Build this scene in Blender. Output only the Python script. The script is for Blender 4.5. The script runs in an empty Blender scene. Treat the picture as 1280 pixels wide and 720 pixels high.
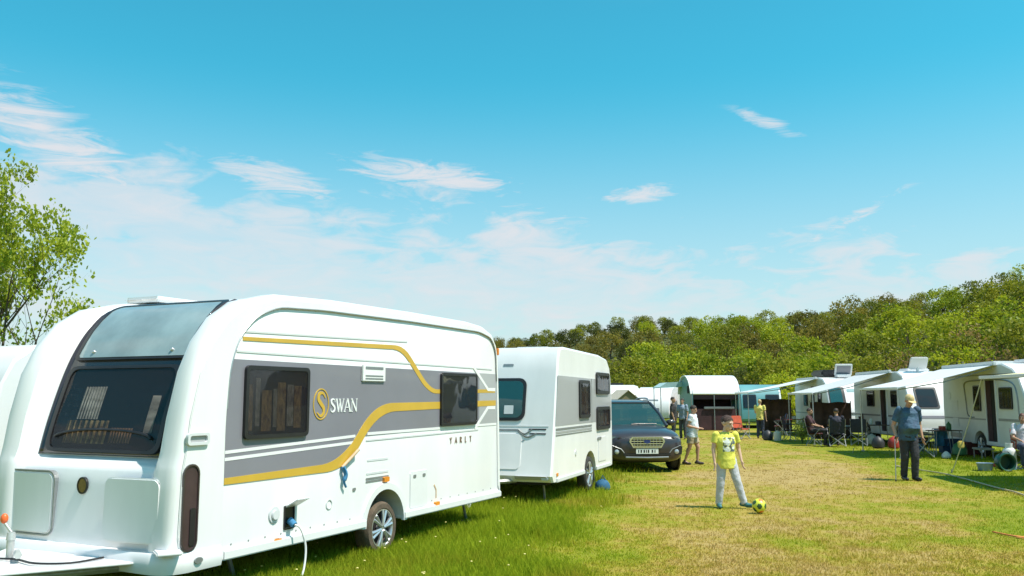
import bpy, bmesh, math, random
import numpy as np
from mathutils import Vector, Matrix, noise as mnoise

random.seed(7); RNG = np.random.default_rng(7)
R = math.radians
SC = bpy.context.scene
COL = SC.collection

# ------------------------------------------------------------------ camera
F, CAM_H, PITCH = 1095.0, 1.72, math.atan(136.0 / 1095.0)     # pixels (1280 wide), metres, radians
cam_d = bpy.data.cameras.new('camera'); cam = bpy.data.objects.new('camera', cam_d); COL.objects.link(cam)
cam_d.sensor_width = 36.0; cam_d.lens = F / 1280.0 * 36.0; cam_d.clip_end = 4000.0; cam_d.clip_start = .1
cam.location = (0, 0, CAM_H); cam.rotation_euler = (R(90) + PITCH, 0, 0)
SC.camera = cam

# ------------------------------------------------------------------ sun, sky, exposure
SUN_EL, SUN_AZ = R(61), R(114)            # azimuth clockwise from +Y: the sun stands to the right, a little behind the camera
sd = Vector((math.sin(SUN_AZ) * math.cos(SUN_EL), math.cos(SUN_AZ) * math.cos(SUN_EL), math.sin(SUN_EL)))
sun_d = bpy.data.lights.new('sun', 'SUN'); sun_d.energy = 4.15; sun_d.angle = R(.55); sun_d.color = (1, .935, .83)
sun = bpy.data.objects.new('sun', sun_d); COL.objects.link(sun); sun.rotation_euler = sd.to_track_quat('Z', 'Y').to_euler()

W = bpy.data.worlds.new('World'); SC.world = W; W.use_nodes = True
def world():
    nt = W.node_tree; N, L = nt.nodes, nt.links; N.clear()
    def n(t, **k):
        a = N.new(t)
        for q, v in k.items(): setattr(a, q, v)
        return a
    def m(op, a, b=None, c=None, clamp=False):
        o = n('ShaderNodeMath', operation=op, use_clamp=clamp)
        for i, v in enumerate((a, b, c)):
            if v is None: continue
            if isinstance(v, (int, float)): o.inputs[i].default_value = v
            else: L.new(v, o.inputs[i])
        return o.outputs[0]
    def ss(x, lo, hi):
        o = n('ShaderNodeMapRange', interpolation_type='SMOOTHSTEP'); L.new(x, o.inputs[0])
        o.inputs[1].default_value = lo; o.inputs[2].default_value = hi
        return o.outputs[0]
    out = n('ShaderNodeOutputWorld'); bg = n('ShaderNodeBackground'); L.new(bg.outputs[0], out.inputs[0])
    sky = n('ShaderNodeTexSky', sky_type='NISHITA'); sky.sun_disc = False
    sky.sun_elevation = SUN_EL; sky.sun_rotation = SUN_AZ; sky.altitude = 50; sky.air_density = 1.0; sky.dust_density = .6; sky.ozone_density = 1.5
    tint = n('ShaderNodeMix', data_type='RGBA', blend_type='MULTIPLY'); tint.inputs[0].default_value = 1
    L.new(sky.outputs[0], tint.inputs[6]); tint.inputs[7].default_value = (.20, .985, .875, 1)
    tc = n('ShaderNodeTexCoord'); sp = n('ShaderNodeSeparateXYZ'); L.new(tc.outputs['Generated'], sp.inputs[0])
    az = m('ARCTAN2', sp.outputs[0], sp.outputs[1]); el = m('ARCSINE', sp.outputs[2])
    tg = n('ShaderNodeMix', data_type='RGBA'); L.new(ss(el, .0, .42), tg.inputs[0]); tg.inputs[6].default_value = (.27, .79, .75, 1); tg.inputs[7].default_value = (.20, .985, .885, 1); L.new(tg.outputs[2], tint.inputs[7])
    cv = n('ShaderNodeCombineXYZ'); L.new(az, cv.inputs[0]); L.new(el, cv.inputs[1])
    def noise(sx, sy, det, rough, dist=0, rot=0, off=0):
        mp = n('ShaderNodeMapping'); L.new(cv.outputs[0], mp.inputs[0])
        mp.inputs['Scale'].default_value = (sx, sy, 1); mp.inputs['Rotation'].default_value = (0, 0, rot); mp.inputs['Location'].default_value = (off, off * .7, off)
        t = n('ShaderNodeTexNoise'); t.inputs['Scale'].default_value = 1; t.inputs['Detail'].default_value = det
        t.inputs['Roughness'].default_value = rough; t.inputs['Distortion'].default_value = dist; L.new(mp.outputs[0], t.inputs[0])
        return t.outputs[0]
    n1 = noise(5, 11, 7, .55, .6, R(12)); n2 = noise(14, 46, 6, .6, .9, R(8), 3.1); n3 = noise(2.2, 4, 3, .5, 0, 0, 9.3)
    # low broad bank of thin cloud all round the horizon
    top = m('ADD', el, m('MULTIPLY', m('SUBTRACT', n1, .5), -.26)); top = m('ADD', top, m('MULTIPLY', m('SUBTRACT', n2, .5), -.13)); top = m('ADD', top, m('MULTIPLY', m('SINE', az), .10))
    bank = m('SUBTRACT', 1, ss(top, .15, .245))
    bank = m('MULTIPLY', bank, m('MULTIPLY_ADD', n3, .4, .68), clamp=True)
    bank = m('MULTIPLY', bank, m('MULTIPLY_ADD', n1, .5, .70), clamp=True)
    bank = m('MULTIPLY', bank, m('MULTIPLY_ADD', n2, .75, .58), clamp=True)
    # single wisps of cirrus
    wis = None
    for (a0, e0, sa, se, k, amp) in ((-.49, .255, .105, .040, -.45, 1.0), (-.44, .215, .07, .018, -.9, .7), (-.27, .238, .085, .022, -.16, 1.0),
                                     (-.10, .250, .115, .020, -.10, 1.05), (-.02, .235, .03, .03, -.4, .5), (.15, .228, .06, .013, .05, .95), (.05, .200, .07, .020, -.25, .7),
                                     (.29, .298, .045, .011, -.42, .85), (.37, .185, .10, .014, .5, .7), (.50, .25, .09, .02, -.2, .3), (-.95, .25, .3, .05, -.2, .8), (1.1, .28, .35, .05, .1, .8),
                                     (2.2, .3, .4, .06, -.2, .8), (-2.3, .27, .4, .05, .1, .8)):
        da = m('SUBTRACT', az, a0); de = m('SUBTRACT', m('SUBTRACT', el, e0), m('MULTIPLY', da, k))
        q = m('ADD', m('POWER', m('MULTIPLY', da, 1 / sa), 2), m('POWER', m('MULTIPLY', de, 1 / se), 2))
        g = m('MULTIPLY', m('POWER', 2.718, m('MULTIPLY', q, -1)), amp)
        wis = g if wis is None else m('MAXIMUM', wis, g)
    n4 = noise(11, 52, 9, .68, 2.0, R(-12), 5.7)
    w = ss(m('ADD', m('MULTIPLY', wis, .66), m('MULTIPLY', m('SUBTRACT', n4, .5), 1.5)), .08, .80)
    w = m('MULTIPLY', m('MULTIPLY', w, 1.0), m('MULTIPLY', wis, 1.6, clamp=True))
    # thin cirrus added over the unseen upper dome as neutral fill light
    n5 = noise(2.4, 5, 7, .6, 1.2, R(20), 11.0); hi = m('MULTIPLY', ss(n5, .46, .74), m('MULTIPLY', ss(el, .42, .62), .8))
    cl = m('MAXIMUM', m('MAXIMUM', bank, w), hi)
    cl = m('MULTIPLY', cl, .92, clamp=True)
    hz = m('MULTIPLY', m('SUBTRACT', 1, ss(el, -.02, .37)), .74); cl = m('MAXIMUM', cl, hz)
    mx = n('ShaderNodeMix', data_type='RGBA'); L.new(cl, mx.inputs[0]); L.new(tint.outputs[2], mx.inputs[6]); mx.inputs[7].default_value = (3.8, 3.78, 3.94, 1)
    L.new(mx.outputs[2], bg.inputs[0]); bg.inputs[1].default_value = .13
world()
VS = SC.view_settings; VS.view_transform = 'Standard'; VS.look = 'None'; VS.exposure = .68; VS.gamma = 1.0; VS.use_curve_mapping = False
SC.cycles.max_bounces = 6; SC.cycles.transparent_max_bounces = 12; SC.cycles.use_denoising = True; SC.cycles.caustics_reflective = False; SC.cycles.caustics_refractive = False

# ------------------------------------------------------------------ pixel -> place
def ray(x, y):
    a = (x - 640) / F; b = -(y - 360) / F; c, s = math.cos(PITCH), math.sin(PITCH)
    return Vector((a, c - b * s, s + b * c))
def at_h(x, y, h=0.0):
    r = ray(x, y); return r * ((h - CAM_H) / r.z) + Vector((0, 0, CAM_H))
def at_Y(x, y, Y):
    r = ray(x, y); return r * (Y / r.y) + Vector((0, 0, CAM_H))

# ------------------------------------------------------------------ materials
MATS = {}
def pm(name, col, rough=.5, metal=0.0, var=.12, scale=6.0, bump=0.0, spec=.5, coat=0.0, col2=None, trans=0.0, bscale=None, world_pos=False, stretch=None):
    """procedural Principled material: colour broken up by noise, optional fine relief"""
    if name in MATS: return MATS[name]
    M = bpy.data.materials.new(name); M.use_nodes = True; nt = M.node_tree; N, L = nt.nodes, nt.links
    b = N['Principled BSDF']; b.inputs['Roughness'].default_value = rough; b.inputs['Metallic'].default_value = metal
    b.inputs['Specular IOR Level'].default_value = spec; b.inputs['Coat Weight'].default_value = coat; b.inputs['Coat Roughness'].default_value = .06
    if trans: b.inputs['Transmission Weight'].default_value = trans
    tc = N.new('ShaderNodeTexCoord'); src = tc.outputs['Object']
    if world_pos: g = N.new('ShaderNodeNewGeometry'); src = g.outputs['Position']
    if stretch:
        mp = N.new('ShaderNodeMapping'); mp.inputs['Scale'].default_value = stretch; L.new(src, mp.inputs[0]); src = mp.outputs[0]
    t = N.new('ShaderNodeTexNoise'); t.inputs['Scale'].default_value = scale; t.inputs['Detail'].default_value = 6; t.inputs['Roughness'].default_value = .6; L.new(src, t.inputs[0])
    r = N.new('ShaderNodeValToRGB'); L.new(t.outputs[0], r.inputs[0])
    c2 = col2 if col2 else tuple(v * (1 - var) for v in col); c1 = col if col2 else tuple(min(v * (1 + var * .4), .9) for v in col)
    r.color_ramp.elements[0].position = .32; r.color_ramp.elements[1].position = .66
    r.color_ramp.elements[0].color = (*c2, 1); r.color_ramp.elements[1].color = (*c1, 1)
    L.new(r.outputs[0], b.inputs['Base Color'])
    if bump:
        t2 = N.new('ShaderNodeTexNoise'); t2.inputs['Scale'].default_value = bscale or scale * 6; t2.inputs['Detail'].default_value = 4; L.new(src, t2.inputs[0])
        bp = N.new('ShaderNodeBump'); bp.inputs['Strength'].default_value = bump; bp.inputs['Distance'].default_value = .02
        L.new(t2.outputs[0], bp.inputs['Height']); L.new(bp.outputs[0], b.inputs['Normal'])
    MATS[name] = M; return M

def glass_mat(name, tint=(.05, .055, .06), clear=.45, rough=.03):
    """tinted pane: part see-through, part glossy"""
    if name in MATS: return MATS[name]
    M = bpy.data.materials.new(name); M.use_nodes = True; nt = M.node_tree; N, L = nt.nodes, nt.links
    b = N['Principled BSDF']; b.inputs['Base Color'].default_value = (*tint, 1); b.inputs['Roughness'].default_value = rough; b.inputs['Specular IOR Level'].default_value = .7
    tr = N.new('ShaderNodeBsdfTransparent'); tr.inputs[0].default_value = (.86, .84, .82, 1)
    mx = N.new('ShaderNodeMixShader'); lw = N.new('ShaderNodeFresnel'); lw.inputs[0].default_value = 1.5
    gm = N.new('ShaderNodeNewGeometry'); inv = N.new('ShaderNodeMath'); inv.operation = 'SUBTRACT'; inv.inputs[0].default_value = 1; L.new(gm.outputs['Backfacing'], inv.inputs[1])
    fm = N.new('ShaderNodeMath'); fm.operation = 'MULTIPLY'; L.new(lw.outputs[0], fm.inputs[0]); L.new(inv.outputs[0], fm.inputs[1])
    mm = N.new('ShaderNodeMath'); mm.operation = 'MULTIPLY_ADD'; L.new(fm.outputs[0], mm.inputs[0]); mm.inputs[1].default_value = 1.0; mm.inputs[2].default_value = 1 - clear; mm.use_clamp = True
    L.new(mm.outputs[0], mx.inputs[0]); L.new(tr.outputs[0], mx.inputs[1]); L.new(b.outputs[0], mx.inputs[2]); L.new(mx.outputs[0], N['Material Output'].inputs[0])
    tc = N.new('ShaderNodeTexCoord'); t = N.new('ShaderNodeTexNoise'); t.inputs['Scale'].default_value = 3; L.new(tc.outputs['Object'], t.inputs[0])
    bp = N.new('ShaderNodeBump'); bp.inputs['Strength'].default_value = .04; bp.inputs['Distance'].default_value = .05; L.new(t.outputs[0], bp.inputs['Height']); L.new(bp.outputs[0], b.inputs['Normal'])
    MATS[name] = M; return M

def leaf_mat(name, c1, c2, scale=.6, trans=.35):
    """leaves: diffuse plus translucency, colour drifting from clump to clump"""
    if name in MATS: return MATS[name]
    M = bpy.data.materials.new(name); M.use_nodes = True; nt = M.node_tree; N, L = nt.nodes, nt.links
    b = N['Principled BSDF']; b.inputs['Roughness'].default_value = .55; b.inputs['Specular IOR Level'].default_value = .25
    g = N.new('ShaderNodeNewGeometry'); t = N.new('ShaderNodeTexNoise'); t.inputs['Scale'].default_value = scale; t.inputs['Detail'].default_value = 5; L.new(g.outputs['Position'], t.inputs[0])
    oi = N.new('ShaderNodeObjectInfo'); ad = N.new('ShaderNodeMath'); ad.operation = 'MULTIPLY_ADD'; L.new(oi.outputs['Random'], ad.inputs[0]); ad.inputs[1].default_value = .34; L.new(t.outputs[0], ad.inputs[2])
    sb = N.new('ShaderNodeMath'); sb.operation = 'SUBTRACT'; L.new(ad.outputs[0], sb.inputs[0]); sb.inputs[1].default_value = .17
    r = N.new('ShaderNodeValToRGB'); L.new(sb.outputs[0], r.inputs[0]); r.color_ramp.elements[0].position = .33; r.color_ramp.elements[1].position = .67
    r.color_ramp.elements[0].color = (*c1, 1); r.color_ramp.elements[1].color = (*c2, 1); L.new(r.outputs[0], b.inputs['Base Color'])
    tl = N.new('ShaderNodeBsdfTranslucent'); L.new(r.outputs[0], tl.inputs[0]); mx = N.new('ShaderNodeMixShader'); mx.inputs[0].default_value = trans
    L.new(b.outputs[0], mx.inputs[1]); L.new(tl.outputs[0], mx.inputs[2]); L.new(mx.outputs[0], N['Material Output'].inputs[0])
    MATS[name] = M; return M

def field_colour(nt, kind):
    """the field's own colours: green grass with dry straw patches, worn tracks; shared by soil sheet and blades"""
    N, L = nt.nodes, nt.links
    g = N.new('ShaderNodeNewGeometry'); pos = g.outputs['Position']
    def noise(s, det, rough, off=0, st=(1, 1, 0)):
        mp = N.new('ShaderNodeMapping'); mp.inputs['Scale'].default_value = st; mp.inputs['Location'].default_value = (off, off * 1.3, 0); L.new(pos, mp.inputs[0])
        t = N.new('ShaderNodeTexNoise'); t.inputs['Scale'].default_value = s; t.inputs['Detail'].default_value = det; t.inputs['Roughness'].default_value = rough; L.new(mp.outputs[0], t.inputs[0]); return t.outputs[0]
    def m(op, a, b, c=None, clamp=False):
        o = N.new('ShaderNodeMath'); o.operation = op; o.use_clamp = clamp
        for i, v in enumerate((a, b, c)):
            if v is None: continue
            if isinstance(v, (int, float)): o.inputs[i].default_value = v
            else: L.new(v, o.inputs[i])
        return o.outputs[0]
    def ss(x, lo, hi):
        o = N.new('ShaderNodeMapRange'); o.interpolation_type = 'SMOOTHSTEP'; L.new(x, o.inputs[0]); o.inputs[1].default_value = lo; o.inputs[2].default_value = hi; return o.outputs[0]
    sp = N.new('ShaderNodeSeparateXYZ'); L.new(pos, sp.inputs[0]); X, Y = sp.outputs[0], sp.outputs[1]
    big = noise(.22, 4, .55, 3.7); mid = noise(1.1, 5, .6, 8.1); fine = noise(7, 4, .65, 1.3); stretch = noise(.5, 4, .6, 5.5, (1, .35, 0))
    # dry ground away from the caravans; lush strip along the parked row on the left and along the pitches on the right
    lane = m('MULTIPLY', ss(m('SUBTRACT', X, m('MULTIPLY_ADD', Y, .235, -1.95)), -1.1, 1.6), m('SUBTRACT', 1, ss(m('SUBTRACT', X, m('MULTIPLY_ADD', Y, .16, 4.9)), -.6, 1.6)))
    near = ss(Y, 16.5, 24)
    d = m('ADD', m('MULTIPLY', big, .55), m('ADD', m('MULTIPLY', mid, .62), m('MULTIPLY', stretch, .35)))
    d = m('ADD', d, m('MULTIPLY', fine, .34))
    d = m('ADD', d, m('MULTIPLY', lane, .17))
    # the worn tan track across the middle
    tr = m('SUBTRACT', Y, m('MULTIPLY_ADD', X, .55, 16.6)); tr = m('POWER', m('MULTIPLY', tr, .36), 2); tr = m('POWER', 2.718, m('MULTIPLY', tr, -1))
    d = m('ADD', d, m('MULTIPLY', m('MULTIPLY', tr, lane), .16))
    dry = ss(d, .90, 1.30)
    r = N.new('ShaderNodeValToRGB'); L.new(dry, r.inputs[0]); e = r.color_ramp.elements
    if kind == 'soil':
        cs = ((0, (.18, .205, .015)), (.35, (.24, .222, .025)), (.7, (.31, .23, .052)), (1, (.35, .25, .095)))
    else:
        cs = ((0, (.29, .36, .018)), (.35, (.355, .345, .028)), (.7, (.42, .325, .056)), (1, (.47, .33, .11)))
    e[0].position = 0; e[1].position = 1
    for p, c in cs[1:-1]: e.new(p)
    for i, (p, c) in enumerate(cs): e[i].position = p; e[i].color = (*c, 1)
    return r.outputs[0], fine, dry

def field_mat(name, kind):
    M = bpy.data.materials.new(name); M.use_nodes = True; nt = M.node_tree; N, L = nt.nodes, nt.links
    b = N['Principled BSDF']; b.inputs['Roughness'].default_value = .85; b.inputs['Specular IOR Level'].default_value = .12
    c, fine, dry = field_colour(nt, kind); L.new(c, b.inputs['Base Color'])
    if kind == 'soil':
        bp = N.new('ShaderNodeBump'); bp.inputs['Strength'].default_value = .7; bp.inputs['Distance'].default_value = .03; L.new(fine, bp.inputs['Height']); L.new(bp.outputs[0], b.inputs['Normal'])
    else:
        tl = N.new('ShaderNodeBsdfTranslucent'); L.new(c, tl.inputs[0]); mx = N.new('ShaderNodeMixShader'); mx.inputs[0].default_value = .45
        L.new(b.outputs[0], mx.inputs[1]); L.new(tl.outputs[0], mx.inputs[2]); L.new(mx.outputs[0], N['Material Output'].inputs[0])
    MATS[name] = M; return M

WHITE = pm('white_gelcoat', (.775, .765, .775), .3, 0, .06, 2.2, 0, .5, .25, stretch=(1, 1, .25))
WHITE2 = pm('white_panel', (.73, .72, .735), .33, 0, .06, 1.2, 0, .5, .2)
OFFW = pm('aged_white_panel', (.66, .67, .67), .4, 0, .1, 1.4)
GREYP = pm('grey_print', (.215, .208, .245), .3, 0, .1, .8, 0, .5, .3)
LGREY = pm('light_grey_print', (.37, .37, .385), .3, 0, .06, .8, 0, .5, .3)
PGREY = pm('pale_grey_print', (.62, .63, .65), .35, 0, .05)
GOLD = pm('gold_print', (.58, .36, .045), .35, 0, .12, 2, 0, .5, .2)
BLACKP = pm('black_plastic', (.018, .016, .018), .35, 0, .2, 9)
SURR = pm('dark_plum_gloss_panel', (.045, .034, .04), .16, 0, .2, 3, 0, .5, .5)
RUBBER = pm('tyre_rubber', (.03, .028, .026), .85, 0, .3, 14, .3)
DUSTY = pm('dusty_tyre_wall', (.11, .08, .055), .9, 0, .35, 12, .3)
ALLOY = pm('alloy_rim', (.60, .60, .62), .3, .7, .12, 8)
DARKM = pm('dark_void', (.012, .011, .012), .8, 0, .3, 4)
GALV = pm('galvanised_steel', (.62, .62, .61), .42, .55, .2, 12)
GREYM = pm('grey_metal', (.30, .31, .32), .4, .5, .15, 10)
AMBER = pm('amber_reflector', (.75, .26, .03), .25, 0, .15, 10)
ORANGE = pm('orange_plastic', (.80, .14, .03), .4, 0, .15, 10)
GLASS = glass_mat('tinted_acrylic', (.03, .028, .034), .66)
GLASS_D = glass_mat('dark_tinted_acrylic', (.02, .021, .027), .25)
GLASS_S = pm('painted_sky_glass', (.27, .35, .37), .09, 0, .25, 2.0, 0, .9, .6)  # pale blue base colour paints in the sky's reflection
GLASS_T = glass_mat('teal_glass', (.02, .09, .10), .2)
RAIL = pm('aluminium_rail', (.42, .43, .44), .35, .6, .12, 8)
BLUEP = pm('blue_fabric', (.05, .22, .42), .8, 0, .25, 14, .2)

# ------------------------------------------------------------------ mesh helpers
def link(o, parent=None):
    COL.objects.link(o)
    if parent is not None: o.parent = parent
    return o
def tag(o, label=None, cat=None, group=None, kind=None):
    if label: o['label'] = label
    if cat: o['category'] = cat
    if group: o['group'] = group
    if kind: o['kind'] = kind
    return o
def empty(name, loc=(0, 0, 0), rz=0.0, label=None, cat=None, group=None):
    o = bpy.data.objects.new(name, None); o.empty_display_size = .2; COL.objects.link(o); o.location = loc; o.rotation_euler = (0, 0, rz)
    return tag(o, label, cat, group)

class MB:
    def __init__(s): s.v = []; s.f = []
    def add(s, vs, fs):
        k = len(s.v); s.v += [tuple(p) for p in vs]; s.f += [tuple(i + k for i in f) for f in fs]; return s
    def box(s, c, d, rz=0.0, rot=None):
        M = rot if rot is not None else Matrix.Rotation(rz, 3, 'Z')
        vs = [Vector(c) + M @ Vector((x * d[0] / 2, y * d[1] / 2, z * d[2] / 2)) for z in (-1, 1) for y in (-1, 1) for x in (-1, 1)]
        return s.add(vs, [(0, 2, 3, 1), (4, 5, 7, 6), (0, 1, 5, 4), (2, 6, 7, 3), (0, 4, 6, 2), (1, 3, 7, 5)])
    def prism(s, poly, O, A, B, t, t0=0.0):
        """polygon in plane (A,B) at O, pushed out along A x B from t0 to t"""
        O, A, B = Vector(O), Vector(A), Vector(B); Nn = A.cross(B).normalized(); n = len(poly)
        area = sum(poly[i][0] * poly[(i + 1) % n][1] - poly[(i + 1) % n][0] * poly[i][1] for i in range(n))
        if area < 0: poly = poly[::-1]
        lo = [O + A * a + B * b + Nn * t0 for a, b in poly]; hi = [O + A * a + B * b + Nn * t for a, b in poly]
        return s.add(lo + hi, [tuple(range(n - 1, -1, -1)), tuple(range(n, 2 * n))] + [(i, (i + 1) % n, n + (i + 1) % n, n + i) for i in range(n)])
    def ring(s, po, pi, O, A, B, t, t0=0.0):
        O, A, B = Vector(O), Vector(A), Vector(B); Nn = A.cross(B).normalized(); n = len(po)
        vs = []
        for P, tt in ((po, t0), (po, t), (pi, t), (pi, t0)): vs += [O + A * a + B * b + Nn * tt for a, b in P]
        fs = []
        for k in range(4):
            k2 = (k + 1) % 4
            fs += [(k * n + i, k * n + (i + 1) % n, k2 * n + (i + 1) % n, k2 * n + i) for i in range(n)]
        return s.add(vs, fs)
    def tube(s, path, r, n=8, caps=True, closed=False):
        P = [Vector(p) for p in path]; m_ = len(P); rr = r if isinstance(r, (list, tuple)) else [r] * m_
        up = None; rings = []
        for i in range(m_):
            if closed: d = P[(i + 1) % m_] - P[i - 1]
            else: d = P[min(i + 1, m_ - 1)] - P[max(i - 1, 0)]
            d = d.normalized() if d.length > 1e-9 else Vector((0, 0, 1))
            if up is None: up = Vector((0, 0, 1)) if abs(d.z) < .9 else Vector((1, 0, 0))
            a = d.cross(up); a = a.normalized() if a.length > 1e-6 else d.orthogonal().normalized(); b = a.cross(d).normalized(); up = b
            rings.append([P[i] + (a * math.cos(2 * math.pi * k / n) + b * math.sin(2 * math.pi * k / n)) * rr[i] for k in range(n)])
        vs = [p for q in rings for p in q]; fs = []
        for i in range(m_ if closed else m_ - 1):
            j = (i + 1) % m_
            fs += [(i * n + k, j * n + k, j * n + (k + 1) % n, i * n + (k + 1) % n) for k in range(n)]
        if caps and not closed: fs += [tuple(range(n)), tuple((m_ - 1) * n + k for k in range(n - 1, -1, -1))]
        return s.add(vs, fs)
    def cyl(s, p0, p1, r0, r1=None, n=16): return s.tube([p0, p1], [r0, r0 if r1 is None else r1], n)
    def ell(s, c, rad, nu=14, nv=9, rot=None):
        c = Vector(c); rad = (rad,) * 3 if isinstance(rad, (int, float)) else rad; vs = []; fs = []
        M = rot if rot is not None else Matrix.Identity(3)
        vs.append(c + M @ Vector((0, 0, rad[2])))
        for i in range(1, nv):
            th = math.pi * i / nv
            vs += [c + M @ Vector((rad[0] * math.sin(th) * math.cos(2 * math.pi * k / nu), rad[1] * math.sin(th) * math.sin(2 * math.pi * k / nu), rad[2] * math.cos(th))) for k in range(nu)]
        vs.append(c + M @ Vector((0, 0, -rad[2]))); q = len(vs) - 1
        fs += [(0, 1 + k, 1 + (k + 1) % nu) for k in range(nu)]
        for i in range(nv - 2): fs += [(1 + i * nu + k, 1 + (i + 1) * nu + k, 1 + (i + 1) * nu + (k + 1) % nu, 1 + i * nu + (k + 1) % nu) for k in range(nu)]
        fs += [(q, 1 + (nv - 2) * nu + (k + 1) % nu, 1 + (nv - 2) * nu + k) for k in range(nu)]
        return s.add(vs, fs)
    def capsule(s, p0, p1, r0, r1, n=10):
        p0, p1 = Vector(p0), Vector(p1); d = (p1 - p0).normalized(); path = []; rr = []
        for a in (75, 50, 25): path.append(p0 - d * r0 * math.sin(R(a))); rr.append(r0 * math.cos(R(a)))
        path += [p0, p1]; rr += [r0, r1]
        for a in (25, 50, 75): path.append(p1 + d * r1 * math.sin(R(a))); rr.append(r1 * math.cos(R(a)))
        return s.tube(path, rr, n)
    def loft(s, rings, closed_ring=True, cap=True):
        n = len(rings[0]); vs = [p for q in rings for p in q]; fs = []
        for i in range(len(rings) - 1):
            fs += [(i * n + k, i * n + (k + 1) % n, (i + 1) * n + (k + 1) % n, (i + 1) * n + k) for k in range(n if closed_ring else n - 1)]
        if cap: fs += [tuple(range(n - 1, -1, -1)), tuple((len(rings) - 1) * n + k for k in range(n))]
        return s.add(vs, fs)
    def build(s, name, mat, parent=None, smooth=None, bevel=0.0, seg=2, fix=True):
        me = bpy.data.meshes.new(name); me.from_pydata(s.v, [], s.f)
        if bevel or fix:
            bm = bmesh.new(); bm.from_mesh(me)
            if fix: bmesh.ops.recalc_face_normals(bm, faces=bm.faces)
            if bevel: bmesh.ops.bevel(bm, geom=[e for e in bm.edges if len(e.link_faces) == 2 and e.calc_face_angle(0) > .5], offset=bevel, segments=seg, affect='EDGES', clamp_overlap=True)
            bm.to_mesh(me); bm.free()
        me.materials.append(mat); sm = smooth if smooth is not None else (35 if bevel else None)
        if sm:
            me.polygons.foreach_set('use_smooth', [True] * len(me.polygons))
            if sm < 180: me.set_sharp_from_angle(angle=R(sm))
        me.update(); return link(bpy.data.objects.new(name, me), parent)

def rrect(cx, cy, w, h, r, n=5):
    r = min(r, w / 2 - 1e-4, h / 2 - 1e-4); out = []
    for (sx, sy, a0) in ((1, 1, 0), (-1, 1, 90), (-1, -1, 180), (1, -1, 270)):
        for k in range(n + 1):
            a = R(a0 + 90 * k / n); out.append((cx + sx * (w / 2 - r) + r * math.cos(a), cy + sy * (h / 2 - r) + r * math.sin(a)))
    return out
def circle(cx, cy, rx, ry=None, n=24): return [(cx + rx * math.cos(2 * math.pi * k / n), cy + (ry or rx) * math.sin(2 * math.pi * k / n)) for k in range(n)]
def smooth_path(P, k=6):
    """Catmull-Rom through points of any dimension"""
    P = [np.array(p, float) for p in P]; out = []
    for i in range(len(P) - 1):
        p0, p1, p2, p3 = P[max(i - 1, 0)], P[i], P[i + 1], P[min(i + 2, len(P) - 1)]
        for j in range(k):
            t = j / k; out.append(tuple(.5 * ((2 * p1) + (-p0 + p2) * t + (2 * p0 - 5 * p1 + 4 * p2 - p3) * t * t + (-p0 + 3 * p1 - 3 * p2 + p3) * t ** 3)))
    out.append(tuple(P[-1])); return out
def stroke(path, w):
    """polyline -> polygon of width w (number or list)"""
    n = len(path); ws = w if isinstance(w, (list, tuple)) else [w] * n; l, r = [], []
    for i in range(n):
        a, b = path[max(i - 1, 0)], path[min(i + 1, n - 1)]; dx, dy = b[0] - a[0], b[1] - a[1]; q = math.hypot(dx, dy) or 1
        nx, ny = -dy / q, dx / q; l.append((path[i][0] + nx * ws[i] / 2, path[i][1] + ny * ws[i] / 2)); r.append((path[i][0] - nx * ws[i] / 2, path[i][1] - ny * ws[i] / 2))
    return l + r[::-1]
def strip(mb, path, w, O, A, B, t, t0=0.0):
    """a flat band along a path as quads (safe for bends)"""
    p = stroke(path, w); n = len(path); l, r = p[:n], p[n:][::-1]
    for i in range(n - 1): mb.prism([l[i], l[i + 1], r[i + 1], r[i]], O, A, B, t, t0)
    return mb
def fillet(P, r, n=6):
    out = [P[0]]
    for i in range(1, len(P) - 1):
        a, b, c = (np.array(q, float) for q in (P[i - 1], P[i], P[i + 1])); d1 = (a - b) / np.linalg.norm(a - b); d2 = (c - b) / np.linalg.norm(c - b)
        rr = min(r, np.linalg.norm(a - b) * .45, np.linalg.norm(c - b) * .45); s_, e_ = b + d1 * rr, b + d2 * rr
        out += [tuple((1 - t) ** 2 * s_ + 2 * t * (1 - t) * b + t * t * e_) for t in np.linspace(0, 1, n)]
    out.append(P[-1]); return out
SIDE = dict(O=(0, 0, 0), A=(1, 0, 0), B=(0, 0, 1))            # the side of a vehicle that lies in y = 0 and faces -y
def side(y=0.0): return (0, y, 0), (1, 0, 0), (0, 0, 1)

def copy_thing(o, parent=None):
    c = o.copy(); COL.objects.link(c); c.parent = parent
    for ch in list(o.children): copy_thing(ch, c)
    return c

# ================================================================== GROUND AND HILL
SOIL = field_mat('field_soil', 'soil'); BLADE = field_mat('field_blades', 'blade')
def bumpz(x, y): return .022 * mnoise.noise((x * .25, y * .25, 0)) + .012 * mnoise.noise((x * .9, y * .9, 4))
def flatten(x, y): return 0.0
def make_ground():
    xs = np.unique(np.concatenate([np.linspace(-16, 26, 106), np.array([-2000, -900, -400, -180, -90, -50, -30, -22, 32, 40, 60, 110, 200, 420, 900, 2000])]))
    ys = np.unique(np.concatenate([np.linspace(2, 56, 136), np.array([-2000, -600, -200, -60, -20, -6, 64, 76, 95, 130, 200, 400, 900, 2500])]))
    vs = [(x, y, (bumpz(x, y) if -15 < x < 25 and 2.5 < y < 55 else 0.0) - .02) for y in ys for x in xs]; n = len(xs)
    fs = [(j * n + i, j * n + i + 1, (j + 1) * n + i + 1, (j + 1) * n + i) for j in range(len(ys) - 1) for i in range(n - 1)]
    mb = MB(); mb.v, mb.f = vs, fs
    g = mb.build('ground', SOIL, smooth=180); tag(g, kind='structure')
make_ground()
def gz(x, y): return bumpz(x, y) - .02

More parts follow.
